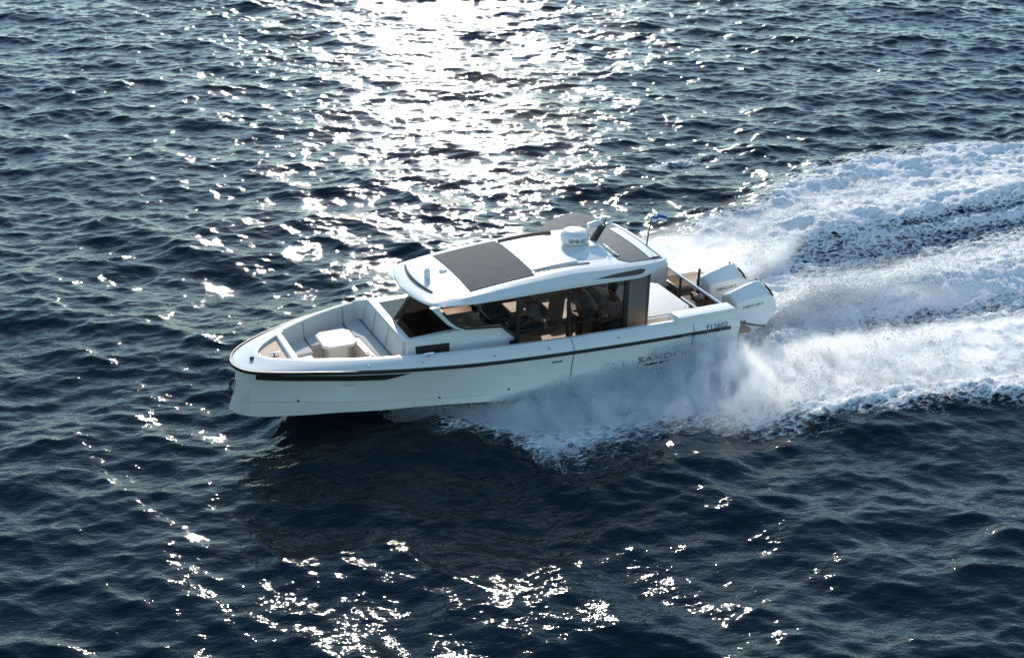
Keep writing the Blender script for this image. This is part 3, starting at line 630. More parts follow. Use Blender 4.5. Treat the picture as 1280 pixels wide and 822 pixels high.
def drape(name, mat, xa, xb, ya, yb, th, par, nx=14, ny=10, base=-0.006, shear=0.0, bevel=0.0):
    """a slab that lies on the roof's curve; xa, xb give its fore-and-aft ends as functions of y"""
    bm = bmesh.new(); T = []; Bt = []
    for j in range(ny + 1):
        y = ya + (yb - ya) * j / ny; T.append([]); Bt.append([])
        for i in range(nx + 1):
            x = xa(y) + (xb(y) - xa(y)) * i / nx; z = roof_z(x, y)
            T[-1].append(bm.verts.new((x, y, z + th))); Bt[-1].append(bm.verts.new((x, y, z + base)))
    for j in range(ny):
        for i in range(nx):
            bm.faces.new((T[j][i], T[j][i+1], T[j+1][i+1], T[j+1][i])); bm.faces.new((Bt[j][i], Bt[j+1][i], Bt[j+1][i+1], Bt[j][i+1]))
    for j in range(ny):
        for i in (0, nx): bm.faces.new((T[j][i], T[j+1][i], Bt[j+1][i], Bt[j][i]))
    for i in range(nx):
        for j in (0, ny): bm.faces.new((T[j][i], T[j][i+1], Bt[j][i+1], Bt[j][i]))
    return obj(name, bm, mat, par, smooth=30)
drape('sunroof_cover', M['roof_cloth'], lambda y: 5.27, lambda y: 4.04, -.905, .905, 0.012, roof)
drape('sliding_hatch', M['gel'], lambda y: 4.02, lambda y: 3.10, -.70, .72, 0.02, roof)
for sg in (1, -1):
    bm = bmesh.new(); tube(bm, [(x, sg * (.80 + .02 * (4 - x)), roof_z(x, .8) + .012) for x in np.linspace(4.0, 2.92, 10)], 0.011 if sg == 1 else 0.045, 8); obj('hatch_track', bm, M['brown_dark'] if sg == -1 else M['black'], roof)
bm = bmesh.new(); tube(bm, [(5.84 + .12 * (1 - (y / .72) ** 2), y - .1, roof_z(5.9, y) + .012) for y in np.linspace(-.68, .68, 13)], 0.024, 8); obj('light_bar', bm, M['dark_plastic'], roof)
bm = bmesh.new(); lathe(bm, [(.10, roof_z(5.72, .02) - .01), (.095, 2.27), (.055, 2.31), (.055, 2.42), (.035, 2.47), (.01, 2.48)], 5.72, .0, 20); obj('search_light', bm, M['gel'], roof)
bm = bmesh.new(); lathe(bm, [(.075, roof_z(5.38, -.08) - .01), (.075, roof_z(5.38, -.08) + .022), (.05, roof_z(5.38, -.08) + .035)], 5.38, -.10, 20); obj('sensor_cap', bm, M['gel'], roof)
# intake lens in the after fascia, port and starboard
for sg in (1, -1):
    bm = bmesh.new(); n = 16; A = []; Bq = []
    for i in range(n + 1):
        x = 2.98 - 1.02 * i / n; t_ = i / n
        b, c, zb, zc = float(bW(x)), float(cW(x)), float(zB(x)), float(zC(x))
        def ys(z):
            q = (z - zb) / (zc - zb); return np.interp(q, [0, .3, .88, 1], [b, b * .985 + c * .015, b * .45 + c * .55, c])
        h = .075 * math.sin(min(t_ * 1.25, 1.0) * math.pi / 2) * (1 if t_ < .93 else (1 - t_) / .07 * .8 + .2)
        zm = zb + .115 + 0.01 * t_
        A.append((x, sg * (ys(zm + h * .5) + .006), zm + h * .5)); Bq.append((x, sg * (ys(zm - h * .5) + .006), zm - h * .5))
    va = [bm.verts.new(p) for p in A]; vb = [bm.verts.new(p) for p in Bq]; va2 = [bm.verts.new((p[0], p[1] - sg * .03, p[2])) for p in A]; vb2 = [bm.verts.new((p[0], p[1] - sg * .03, p[2])) for p in Bq]
    for i in range(n):
        bm.faces.new((va[i], va[i+1], vb[i+1], vb[i])); bm.faces.new((va[i], va2[i], va2[i+1], va[i+1])); bm.faces.new((vb[i], vb[i+1], vb2[i+1], vb2[i]))
    obj('side_intake', bm, M['brown_dark'], roof)
# radar fairing, dome, mast
bm = bmesh.new()
def rr(x0, x1, y0, y1, c): return chamf(x0, x1, y0, y1, c)
lo = rr(2.34, 3.16, -.62, .74, .22); m1 = rr(2.38, 3.02, -.52, .56, .18); m2 = rr(2.42, 2.95, -.42, .34, .14); hi = rr(2.50, 2.90, -.32, .22, .1)
rings = [[bm.verts.new((x, y, z if z else roof_z(x, y) - .01)) for x, y in pl] for pl, z in ((lo, 0), (m1, 2.535), (m2, 2.575), (hi, 2.58))]
for a, b in zip(rings[:-1], rings[1:]):
    for k in range(8): bm.faces.new((a[k], a[(k+1) % 8], b[(k+1) % 8], b[k]))
bm.faces.new(rings[-1]); bm.faces.new(rings[0][::-1]); fair = obj('radar_fairing', bm, M['gel'], roof, 0.03, 3)
radar = empty('radar_dome', boat); radar.location = (2.80, -0.03, 2.575)
bm = bmesh.new(); lathe(bm, [(.20, 0), (.255, .02), (.268, .05), (.262, .15), (.245, .20), (.20, .235), (.10, .25), (.02, .252)], 0, 0, 40); obj('dome', bm, M['gel'], radar)
# brand letters bent round the dome
lab = 'SIMRAD'
for i, ch in enumerate(lab):
    ang = R(70 + (i - 2.3) * 13.0 - (6 if i > 1 else 0))
    mt = Matrix.Rotation(ang, 4, 'Z') @ Matrix.Translation((.2665, 0.0, .055)) @ Matrix(((0,0,1,0),(1,0,0,0),(0,1,0,0),(0,0,0,1)))
    text('lettering', ch, M['letter'], radar, mt, 0.050 if ch != 'I' else 0.014, 0.078, 0.003)
mast = empty('light_mast', boat); mast.location = (2.50, 0.0, 2.44)
bm = bmesh.new(); prism(bm, [(.10, -.05, 0), (.10, .05, 0), (-.06, .05, 0), (-.06, -.05, 0)], [(-.20, -.045, .40), (-.20, .045, .40), (-.32, .045, .40), (-.32, -.045, .40)]); obj('mast_blade', bm, M['dark_plastic'], mast, 0.012)
bm = bmesh.new(); tube(bm, [(.02, -.05, .40), (-.12, -.06, .42), (-.26, -.06, .43)], [.055, .06, .05], 12); obj('loud_hailer', bm, M['gel'], mast)
bm = bmesh.new(); lathe(bm, [(.05, .43), (.055, .47), (.03, .50)], -.22, -.14, 14); obj('mast_light', bm, M['gel'], mast)
tubeo('aerial', M['dark_plastic'], mast, [(-.28, .03, .38), (-.30, .03, .56)], 0.008, 6); tubeo('aerial', M['dark_plastic'], mast, [(-.30, -.05, .39), (-.36, -.05, .55)], 0.008, 6)
tubeo('anchor_light', M['steel'], mast, [(-.30, 0, .40), (-.45, .04, .44)], 0.022, 8)
# after roof glass with its white strip
def slab_on_roof(name, mat, poly, th, base=-.02):
    bm = bmesh.new(); prism(bm, [(x, y, roof_z(x, y) + base) for x, y in poly], [(x, y, roof_z(x, y) + th) for x, y in poly]); return obj(name, bm, mat, roof)
drape('skylight', M['roof_glass'], lambda y: 2.33 - max(0, abs(y) - .84) * 1.2, lambda y: 1.50, -.93, .97, 0.010, roof, 10, 24)
drape('skylight_strip', M['gel'], lambda y: 1.74, lambda y: 1.55, -.66, .90, 0.022, roof, 3, 14)
boxo('skylight_edge', M['brown_dark'], roof, 1.55, 1.74, .90, .935, roof_z(1.65, .9) - .01, roof_z(1.65, .9) + .02, 0.004)
bm = bmesh.new(); tube(bm, [(2.26, .70, roof_z(2.2, .7) + .016), (2.26, .1, roof_z(2.2, .1) + .016)], 0.018, 8); obj('skylight_handle', bm, M['steel'], roof)
# ensign
st = empty('ensign_staff', boat); st.location = (1.50, 0.38, 2.45)
tubeo('staff', M['dark_plastic'], st, [(0, 0, -.02), (-.04, -.01, .30), (-.10, -.02, .66)], [.014, .011, .009], 8)
def flag_part(name, mat, cells, th):
    bm = bmesh.new()
    for (u0, u1, v0, v1) in cells:
        n = max(2, int((u1 - u0) / .02)); 
        def P(u, v, s): return (-.10 - .30 * u - .02 * v, -.02 + .035 * math.sin(u * 9) + s * th, .66 - .02 - .17 * (1 - v) - .03 * u * u)
        T = [[bm.verts.new(P(u0 + (u1 - u0) * i / n, v, s)) for i in range(n + 1)] for v, s in ((v0, -1), (v1, -1), (v1, 1), (v0, 1))]
        for a in range(4):
            for i in range(n): bm.faces.new((T[a][i], T[a][i+1], T[(a+1) % 4][i+1], T[(a+1) % 4][i]))
        for i in (0, n): bm.faces.new([T[a][i] for a in range(4)])
    return obj(name, bm, mat, st)
flag_part('flag', M['flag_white'], [(0, 1, 0, 1)], .002)
flag_part('flag_cross', M['flag_blue'], [(0, 1, .36, .64), (.28, .45, 0, 1)], .004)
# open gullwing door on the starboard side
bm = bmesh.new(); prism(bm, [(3.05, -1.0, 2.43), (1.62, -1.0, 2.43), (1.66, -1.50, 2.43), (1.92, -1.62, 2.49), (2.25, -1.62, 2.49), (2.75, -1.42, 2.44)], [(3.05, -1.0, 2.455), (1.62, -1.0, 2.455), (1.66, -1.50, 2.455), (1.92, -1.62, 2.515), (2.25, -1.62, 2.515), (2.75, -1.42, 2.465)])
obj('gullwing_door', bm, M['roof_glass'], boat)

# cabin interior
boxo('dash', M['dark_plastic'], boat, 4.75, 5.45, -.88, .88, 1.0, 1.50, 0.04, 3)
boxo('dash_screen', M['black'], boat, 4.72, 4.76, .10, .62, 1.34, 1.56, 0.008)
boxo('dash_screen', M['black'], boat, 4.72, 4.76, -.55, -.05, 1.34, 1.56, 0.008)
sw = empty('steering_wheel', boat); sw.matrix_local = Matrix.Translation((4.20, .50, 1.27)) @ Matrix.Rotation(R(-28), 4, 'Y')
bm = bmesh.new(); 
tube(bm, [(.0 + .19 * math.cos(a), .19 * math.sin(a), 0) for a in np.linspace(0, 2 * math.pi, 33)], 0.017, 8, cap=False); obj('wheel_rim', bm, M['dark_plastic'], sw)
bm = bmesh.new()
for a in (0, 120, 240): tube(bm, [(0, 0, -.02), (.18 * math.cos(R(a)), .18 * math.sin(R(a)), 0)], 0.012, 6)
obj('wheel_spokes', bm, M['steel'], sw)
tubeo('wheel_column', M['dark_plastic'], sw, [(0, 0, -.02), (.05, 0, -.35)], 0.03)
def seat_chair(x, y, mat, hgt=0.66):
    s = empty('helm_seat', boat); s.location = (x, y, .74)
    boxo('seat_pad', mat, s, -.22, .26, -.25, .25, .40, .52, 0.04, 3)
    bm = bmesh.new(); prism(bm, [(-.24, -.25, .48), (-.24, .25, .48), (-.34, .25, .48), (-.34, -.25, .48)], [(-.34, -.22, .48 + hgt), (-.34, .22, .48 + hgt), (-.42, .22, .48 + hgt), (-.42, -.22, .48 + hgt)]); obj('seat_back', bm, mat, s, 0.03, 3)
    tubeo('seat_post', M['steel'], s, [(0, 0, 0), (0, 0, .42)], 0.05); return s
M['seat_beige'] = pbr('beige_leather', (0.40, 0.38, 0.32), 0.5)
seat_chair(3.72, .48, M['seat_beige']); seat_chair(3.72, -.45, M['seat_beige'])
boxo('dinette_seat', M['seat_beige'], boat, 1.95, 3.05, -1.0, -.45, .74, 1.05, 0.04, 3)
boxo('dinette_seat', M['seat_beige'], boat, 1.95, 2.45, -.42, .95, .74, 1.05, 0.04, 3)
boxo('dinette_back', M['seat_beige'], boat, 1.84, 1.97, -.95, .95, .80, 1.25, 0.03, 3)
tt = empty('dinette_table', boat); tt.location = (2.95, .25, .74)
boxo('table_top', M['brown_dark'], tt, -.32, .32, -.4, .4, .48, .515, 0.01); tubeo('table_leg', M['steel'], tt, [(0, 0, 0), (0, 0, .48)], 0.04)
boxo('galley', M['dark_plastic'], boat, 3.15, 4.3, -1.02, -.72, .74, 1.3, 0.02)
boxo('reading_lamp', M['cream'], boat, 3.52, 3.80, 0.88, .93, 2.02, 2.10, 0.006)
boxo('window_sticker', M['cream'], boat, 5.30, 5.44, 0.6, .9, 1.66, 1.69, 0.004)

# after cockpit: sunpad, partition, coamings
sp = empty('sunpad', boat); sp.location = (1.15, 0, 0)
pp = [(-.66, -.74), (-.48, -.92), (.72, -.92), (.72, .80), (-.40, .80), (-.62, .52)]
pp = [(.62, .80), (-.40, .80), (-.64, .50), (-.64, -.70), (-.46, -.90), (.62, -.90)]
bm = bmesh.new(); prism_z(bm, pp, .98, 1.145); obj('pad_base', bm, M['cream'], sp, 0.03, 3)
bm = bmesh.new(); prism_z(bm, [(x * .93, y * .91) for x, y in pp], 1.14, 1.165); obj('pad_top', bm, M['pad'], sp, 0.012, 2)
bm = bmesh.new(); lathe(bm, [(.028, 1.14), (.026, 1.155), (.012, 1.16)], .50, .765, 14); obj('pad_stud', bm, M['black'], sp)
boxo('pad_locker', M['brown_dark'], sp, -.5, .5, -.7, .62, .74, .985, 0.01)
gp_ = empty('stern_partition', boat); gp_.location = (0.06, 0, 0)
for y0, y1 in ((-1.2, -.62), (-.58, .30), (.34, 1.22)):
    boxo('glass_panel', M['rail_glass'], gp_, -.006, .006, y0, y1, .80, 1.25, 0.0)
for y in (-1.21, -.60, .32, 1.235): boxo('partition_post', M['brown_dark'], gp_, -.02, .02, y - .018, y + .018, .74, 1.25, 0.004)
tubeo('top_rail', M['steel'], gp_, [(0, -1.24, 1.265), (0, 1.26, 1.265)], 0.024)
tubeo('foot_rail', M['steel'], gp_, [(.36, .05, 1.12), (.36, 1.12, 1.12)], 0.020); 
boxo('foot_rail_leg', M['brown_dark'], gp_, .34, .38, .1, 1.05, .74, 1.02, 0.004)
tubeo('life_ring_mark', M['red'], gp_, [(.392, .62, .98), (.392, .62, 1.04)], 0.022, 8)
for sg in (1, -1):
    ac = bmesh.new(); prism_y(ac, [(1.38, 1.30), (1.32, 1.395), (.10, 1.405), (.045, 1.33), (.045, .72), (1.38, .72)], sg * 1.12, sg * 1.447); obj('after_coaming', ac, M['gel'], boat, 0.022, 3)
bm = bmesh.new(); prism_y(bm, [(1.8, 1.30), (1.62, 2.30), (1.44, 2.30), (1.1, 1.75), (.6, 1.42), (.0, 1.36), (.0, 1.30)], -1.36, -1.28); obj('starboard_wing', bm, M['gel'], boat, 0.012)
boxo('cockpit_liner', M['gel'], boat, .05, 4.2, -1.31, -1.27, .74, 1.30, 0.004)
boxo('aft_deck', M['teak'], boat, -.44, -.021, -1.24, 1.24, .74, .81, 0.004)
boxo('transom_bulkhead', M['tan'], boat, -.02, .04, -1.25, 1.25, .55, .80, 0.004)
# platforms
def platform(x0, x1, y0, y1, z, mat, cut):
    s = empty('swim_platform', boat); s.location = (0, 0, z)
    pl = [(x1, y0), (x1, y1), (x0 + cut, y1), (x0, y1 - cut * .6), (x0, y0)] if y1 > 0 else [(x1, y1), (x1, y0), (x0 + cut, y0), (x0, y0 + cut * .6), (x0, y1)]
    bm = bmesh.new(); prism_z(bm, pl, -.08, 0); obj('platform_moulding', bm, M['gel'], s, 0.012)
    cx = sum(p[0] for p in pl) / len(pl); cy = sum(p[1] for p in pl) / len(pl)
    bm = bmesh.new(); prism_z(bm, [(cx + (x - cx) * .9, cy + (y - cy) * .9) for x, y in pl], -.004, .008); obj('teak_pad', bm, mat, s)
    return s
platform(-1.38, -.02, .42, 1.30, .17, M['teak_grey'], .2)
platform(-1.02, -.02, -1.46, -.80, .92, M['teak'], .2)
bm = bmesh.new(); box(bm, -.55, -.02, -.8, .72, .25, .50); obj('engine_bracket', bm, M['dark_plastic'], boat)
tubeo('ski_pole', M['black'], boat, [(-.22, -.40, .40), (-.24, -.40, 1.46)], 0.026, 10)
bm = bmesh.new(); lathe(bm, [(.10, .88), (.11, .93), (.05, .97)], -.20, -.28, 16); obj('tow_bollard', bm, M['gel'], boat)

# outboards
def outboard(y, first=None):
    e = empty('outboard_engine', boat); e.location = (-.30, y, 0)
    prof = [(-.10, .90), (-.085, 1.20), (-.16, 1.285), (-.70, 1.44), (-.80, 1.40), (-.98, 1.17), (-1.05, 1.00), (-1.02, .84), (-.90, .62), (-.80, .54), (-.35, .68), (-.14, .78)]
    cxp, czp = -.55, .95
    bm = bmesh.new(); rings = []
    low = [(-.10, .90), (-.085, 1.12), (-.13, 1.175), (-.71, 1.235), (-.83, 1.22), (-1.0, 1.12), (-1.05, 1.00), (-1.02, .84), (-.90, .62), (-.80, .54), (-.35, .68), (-.14, .78)]
    for yo, k, pf in ((-.275, .90, low), (-.262, .97, low), (-.235, 1.03, low), (-.03, 1.05, prof), (.03, 1.05, prof), (.235, 1.03, low), (.262, .97, low), (.275, .90, low)):
        ring_ = []
        for x, z in pf:
            zz = czp + (z - czp) * (k if z > czp else 1); xx = cxp + (x - cxp) * k
            ring_.append(bm.verts.new((xx, yo, zz)))
        rings.append(ring_)
    n = len(prof)
    for a, b in zip(rings[:-1], rings[1:]):
        for k in range(n): bm.faces.new((a[k], a[(k+1) % n], b[(k+1) % n], b[k]))
    bm.faces.new(rings[0][::-1]); bm.faces.new(rings[-1])
    cowl = obj('cowling', bm, M['cowl'], e, 0, 3, 180)
    sb_ = cowl.modifiers.new('round', 'SUBSURF'); sb_.levels = 3; sb_.render_levels = 3
    # dark trim along the lower edge, air intake on the back
    for sg in (1, -1):
        bm = bmesh.new(); tube(bm, [(-.16, sg * .262, .765), (-.40, sg * .266, .665), (-.62, sg * .266, .60), (-.82, sg * .255, .555)], 0.016, 8); obj('cowl_seam', bm, M['black'], cowl)
    bm = bmesh.new(); tube(bm, [(-.79, -.02, 1.405), (-.90, 0, 1.285), (-.985, 0, 1.165)], .026, 8); tube(bm, [(-.79, -.15, 1.39), (-.90, -.16, 1.27), (-.98, -.16, 1.16)], .02, 8); tube(bm, [(-.79, .17, 1.385), (-.90, .19, 1.265), (-.975, .2, 1.15)], .022, 8); obj('air_intake', bm, M['black'], cowl)
    text('lettering', 'MERCURY', M['letter'], cowl, side_mtx(-.26, .272, 1.0, 0, R(4)), .46, .058, .006)
    for x, z in ((-.18, .73), (-.32, .685)): 
        bm = bmesh.new(); bmesh.ops.create_cone(bm, cap_ends=True, segments=12, radius1=.02, radius2=.018, depth=.02, matrix=Matrix.Translation((x, .274, z + .05)) @ Matrix.Rotation(R(-90), 4, 'X')); obj('cowl_latch', bm, M['black'], cowl)
    bm = bmesh.new(); prism(bm, [(-.20, -.10, .2), (-.20, .10, .2), (-.62, .09, .2), (-.62, -.09, .2)], [(-.16, -.20, .72), (-.16, .20, .72), (-.80, .19, .58), (-.80, -.19, .58)]); obj('midsection', bm, M['gel'], e, 0.03, 3)
    bm = bmesh.new(); prism(bm, [(-.30, -.03, -.62), (-.30, .03, -.62), (-.60, .02, -.62), (-.60, -.02, -.62)], [(-.22, -.09, .22), (-.22, .09, .22), (-.60, .08, .22), (-.60, -.08, .22)]); obj('drive_leg', bm, M['gel'], e, 0.015)
    boxo('anti_ventilation_plate', M['gel'], e, -.85, -.18, -.14, .14, -.22, -.20, 0.004)
    boxo('clamp_bracket', M['black'], e, -.18, .10, -.16, .16, .30, .88, 0.03, 3)
    tubeo('rigging_hose', M['black'], e, [(-.10, .05, .82), (.05, .08, .95), (.18, .06, .80), (.22, .02, .55)], 0.035, 8)
    return e
outboard(-.47); outboard(.49)

for o_ in [c for c in boat.children_recursive if c.type == 'MESH' and (c.parent == boat or c.parent == hull_o)]:
    for v_ in o_.data.vertices:
        if v_.co.x > 6.8: v_.co.y += .19 * min(1.3, (v_.co.x - 6.8) / 2) ** 2 * min(1, max(0, (v_.co.z - .35) / .9))
# ------------------------------------------------------------------ people in the cabin
def skinned(name, verts, edges, radii, mat, parent=None, sub=2):
    me = bpy.data.meshes.new(name); me.from_pydata(verts, edges, []); me.update()
    o = bpy.data.objects.new(name, me); COL.objects.link(o); me.materials.append(mat)
    if parent: o.parent = parent
    mo = o.modifiers.new('skin', 'SKIN'); mo.use_smooth_shade = True
    sv = me.skin_vertices[0].data
    for i, r in enumerate(radii): sv[i].radius = (r[0], r[1]) if isinstance(r, tuple) else (r, r); sv[i].use_root = (i == 0)
    o.modifiers.new('smooth', 'SUBSURF').levels = sub; o.modifiers['smooth'].render_levels = sub
    return o
def person(label, loc, face, shirt, trousers, lean, hands):
    """seated adult; local x is the way the person faces, origin under the pelvis on the seat"""
    pv = [Vector((0, 0, .10)), Vector((.01 + lean * .12, 0, .26)), Vector((lean * .32, 0, .44)), Vector((lean * .42, 0, .56)), Vector((lean * .47 + .02, 0, .64)), Vector((lean * .5 + .05, 0, .74)), Vector((lean * .5 + .05, 0, .84))]
    V_ = list(pv); Rr = [(.15, .12), (.135, .105), (.155, .11), (.11, .08), .052, (.08, .092), (.062, .072)]; E_ = [(i, i + 1) for i in range(6)]
    def add(p, q, r): V_.append(Vector(q)); Rr.append(r); E_.append((p, len(V_) - 1)); return len(V_) - 1
    add(5, (lean * .5 + .145, 0, .765), .018)                                    # nose
    legs = []; arms = []
    for sg in (1, -1):
        h = add(0, (.08, sg * .10, .085), .088); k = add(h, (.44, sg * .13, .10), .062); c = add(k, (.46, sg * .12, -.12), .052); a = add(c, (.42, sg * .12, -.33), .038); f = add(a, (.56, sg * .13, -.37), .035)
        legs.append((h, k, c, a, f))
        sh = add(2 + 1, (lean * .42, sg * .18, .53), .058); el = Vector((lean * .45 + .08, sg * .25, .29)); e = add(sh, el, .042)
        hd = Vector(hands[0 if sg == 1 else 1]); wv = el.lerp(hd, .86); wr = add(e, wv, .027); pm = add(wr, hd, (.038, .018))
        d = (hd - wv).normalized(); s = Vector((0, 0, 1)).cross(d); s = Vector((0, 1, 0)) if s.length < .1 else s.normalized(); u = d.cross(s)
        for j, ln in enumerate((.070, .078, .072, .055)):
            o1 = s * (.03 - .02 * j); q1 = add(pm, hd + d * .055 + o1, .0095); q2 = add(q1, hd + d * (.055 + ln * .55) + o1 - u * .012, .0085); add(q2, hd + d * (.055 + ln * .8) + o1 - u * .04, .0075)
        t1 = add(pm, hd + s * sg * .045 + d * .01, .011); add(t1, hd + s * sg * .055 + d * .05 - u * .015, .009)
        arms.append((sh, e, wr))
    mt = BM @ Matrix.Translation(loc) @ Matrix.Rotation(R(face), 4, 'Z')
    o = skinned('person', [tuple(v) for v in V_], E_, Rr, M['skin'])
    o.matrix_world = mt; o['label'] = label; o['category'] = 'person'; o['group'] = 'people seated in the cabin'
    # shirt and trousers follow the same joints
    sv = [V_[0], V_[1], V_[2], V_[3]]; se = [(0, 1), (1, 2), (2, 3)]; sr = [(.165, .135), (.15, .122), (.17, .128), (.10, .085)]
    for sh, e, wr in arms:
        n = len(sv); sv += [V_[sh], V_[sh].lerp(V_[e], .8)]; se += [(3, n), (n, n + 1)]; sr += [.074, .062]
    skinned('shirt', [tuple(v) for v in sv], se, sr, shirt, o)
    tv_ = [V_[0]]; te = []; tr_ = [(.17, .13)]
    for h, k, c, a, f in legs:
        n = len(tv_); tv_ += [V_[h], V_[k], V_[c], V_[a] + Vector((0, 0, .05))]; te += [(0, n), (n, n + 1), (n + 1, n + 2), (n + 2, n + 3)]; tr_ += [.102, .076, .066, .056]
    skinned('trousers', [tuple(v) for v in tv_], te, tr_, trousers, o)
    hc = V_[6]
    bm = bmesh.new(); bmesh.ops.create_icosphere(bm, subdivisions=3, radius=1, matrix=Matrix.Translation((hc.x - .025, 0, hc.z - .015)) @ Matrix.Diagonal((.105, .09, .10, 1)))
    obj('hair', bm, M['hair'], o)
    for sg in (1, -1):
        bm = bmesh.new(); bmesh.ops.create_uvsphere(bm, u_segments=10, v_segments=8, radius=.013, matrix=Matrix.Translation((V_[5].x + .085, sg * .032, V_[5].z + .045))); obj('eye', bm, M['flag_white'], o)
        bm = bmesh.new(); bmesh.ops.create_icosphere(bm, subdivisions=2, radius=1, matrix=Matrix.Translation((V_[5].x, sg * .088, V_[5].z + .02)) @ Matrix.Diagonal((.02, .01, .032, 1))); obj('ear', bm, M['skin'], o)
    return o
person('person in a pale blue shirt seated behind the steering wheel', (3.78, .50, 1.20), 0, M['shirt_blue'], M['jeans'], .35, ((.42, .12, .14), (.42, -.14, .14)))
person('person in a grey shirt leaning over the cabin table', (2.42, .12, 1.06), 15, M['shirt_grey'], M['brown_dark'], .75, ((.48, .10, .28), (.50, -.12, .28)))
person('person in a white shirt and jeans seated beside the rear pillar', (2.18, .62, 1.06), 20, M['shirt_white'], M['jeans'], .25, ((.42, .10, .24), (.36, -.10, .22)))

# ------------------------------------------------------------------ airborne spray: a cloud of droplets
TET = np.array([[1, 1, 1], [1, -1, -1], [-1, 1, -1], [-1, -1, 1]], float) / math.sqrt(3)
def droplets(name, P, r, label, cat):
    n = len(P)
    q = rng.standard_normal((n, 4)); q /= np.linalg.norm(q, axis=1, keepdims=True)
    a, b, c, d = q.T
    Rm = np.stack([np.stack([1-2*(c*c+d*d), 2*(b*c-a*d), 2*(b*d+a*c)], 1), np.stack([2*(b*c+a*d), 1-2*(b*b+d*d), 2*(c*d-a*b)], 1), np.stack([2*(b*d-a*c), 2*(c*d+a*b), 1-2*(b*b+c*c)], 1)], 1)
    Vv = np.einsum('nij,kj->nki', Rm, TET) * (r * 1.5)[:, None, None] + P[:, None, :]
    base = (np.arange(n) * 4)[:, None, None]
    Ff = (base + np.array([[0, 1, 2], [0, 3, 1], [0, 2, 3], [1, 3, 2]])[None]).reshape(-1, 3)
    me = mesh_from(name, Vv.reshape(-1, 3), Ff); me.materials.append(M['spray'])
    o = bpy.data.objects.new(name, me); COL.objects.link(o); o['kind'] = 'stuff'; o['label'] = label; o['category'] = cat
    return o
def spray_mat():
    m, t, o = new_mat('spray_droplets')
    d = node(t, 'ShaderNodeBsdfDiffuse'); d.inputs[0].default_value = (.86, .88, .90, 1)
    tl = node(t, 'ShaderNodeBsdfTranslucent'); tl.inputs[0].default_value = (.86, .88, .90, 1)
    mx = node(t, 'ShaderNodeMixShader'); mx.inputs[0].default_value = .5
    t.links.new(d.outputs[0], mx.inputs[1]); t.links.new(tl.outputs[0], mx.inputs[2]); t.links.new(mx.outputs[0], o.inputs[0])
    return m
M['spray'] = spray_mat()
def plan_to_world(fwd, port, z):
    return np.stack([3.671 - fwd * c24 + port * s24, -0.701 - fwd * s24 - port * c24, z], 1)

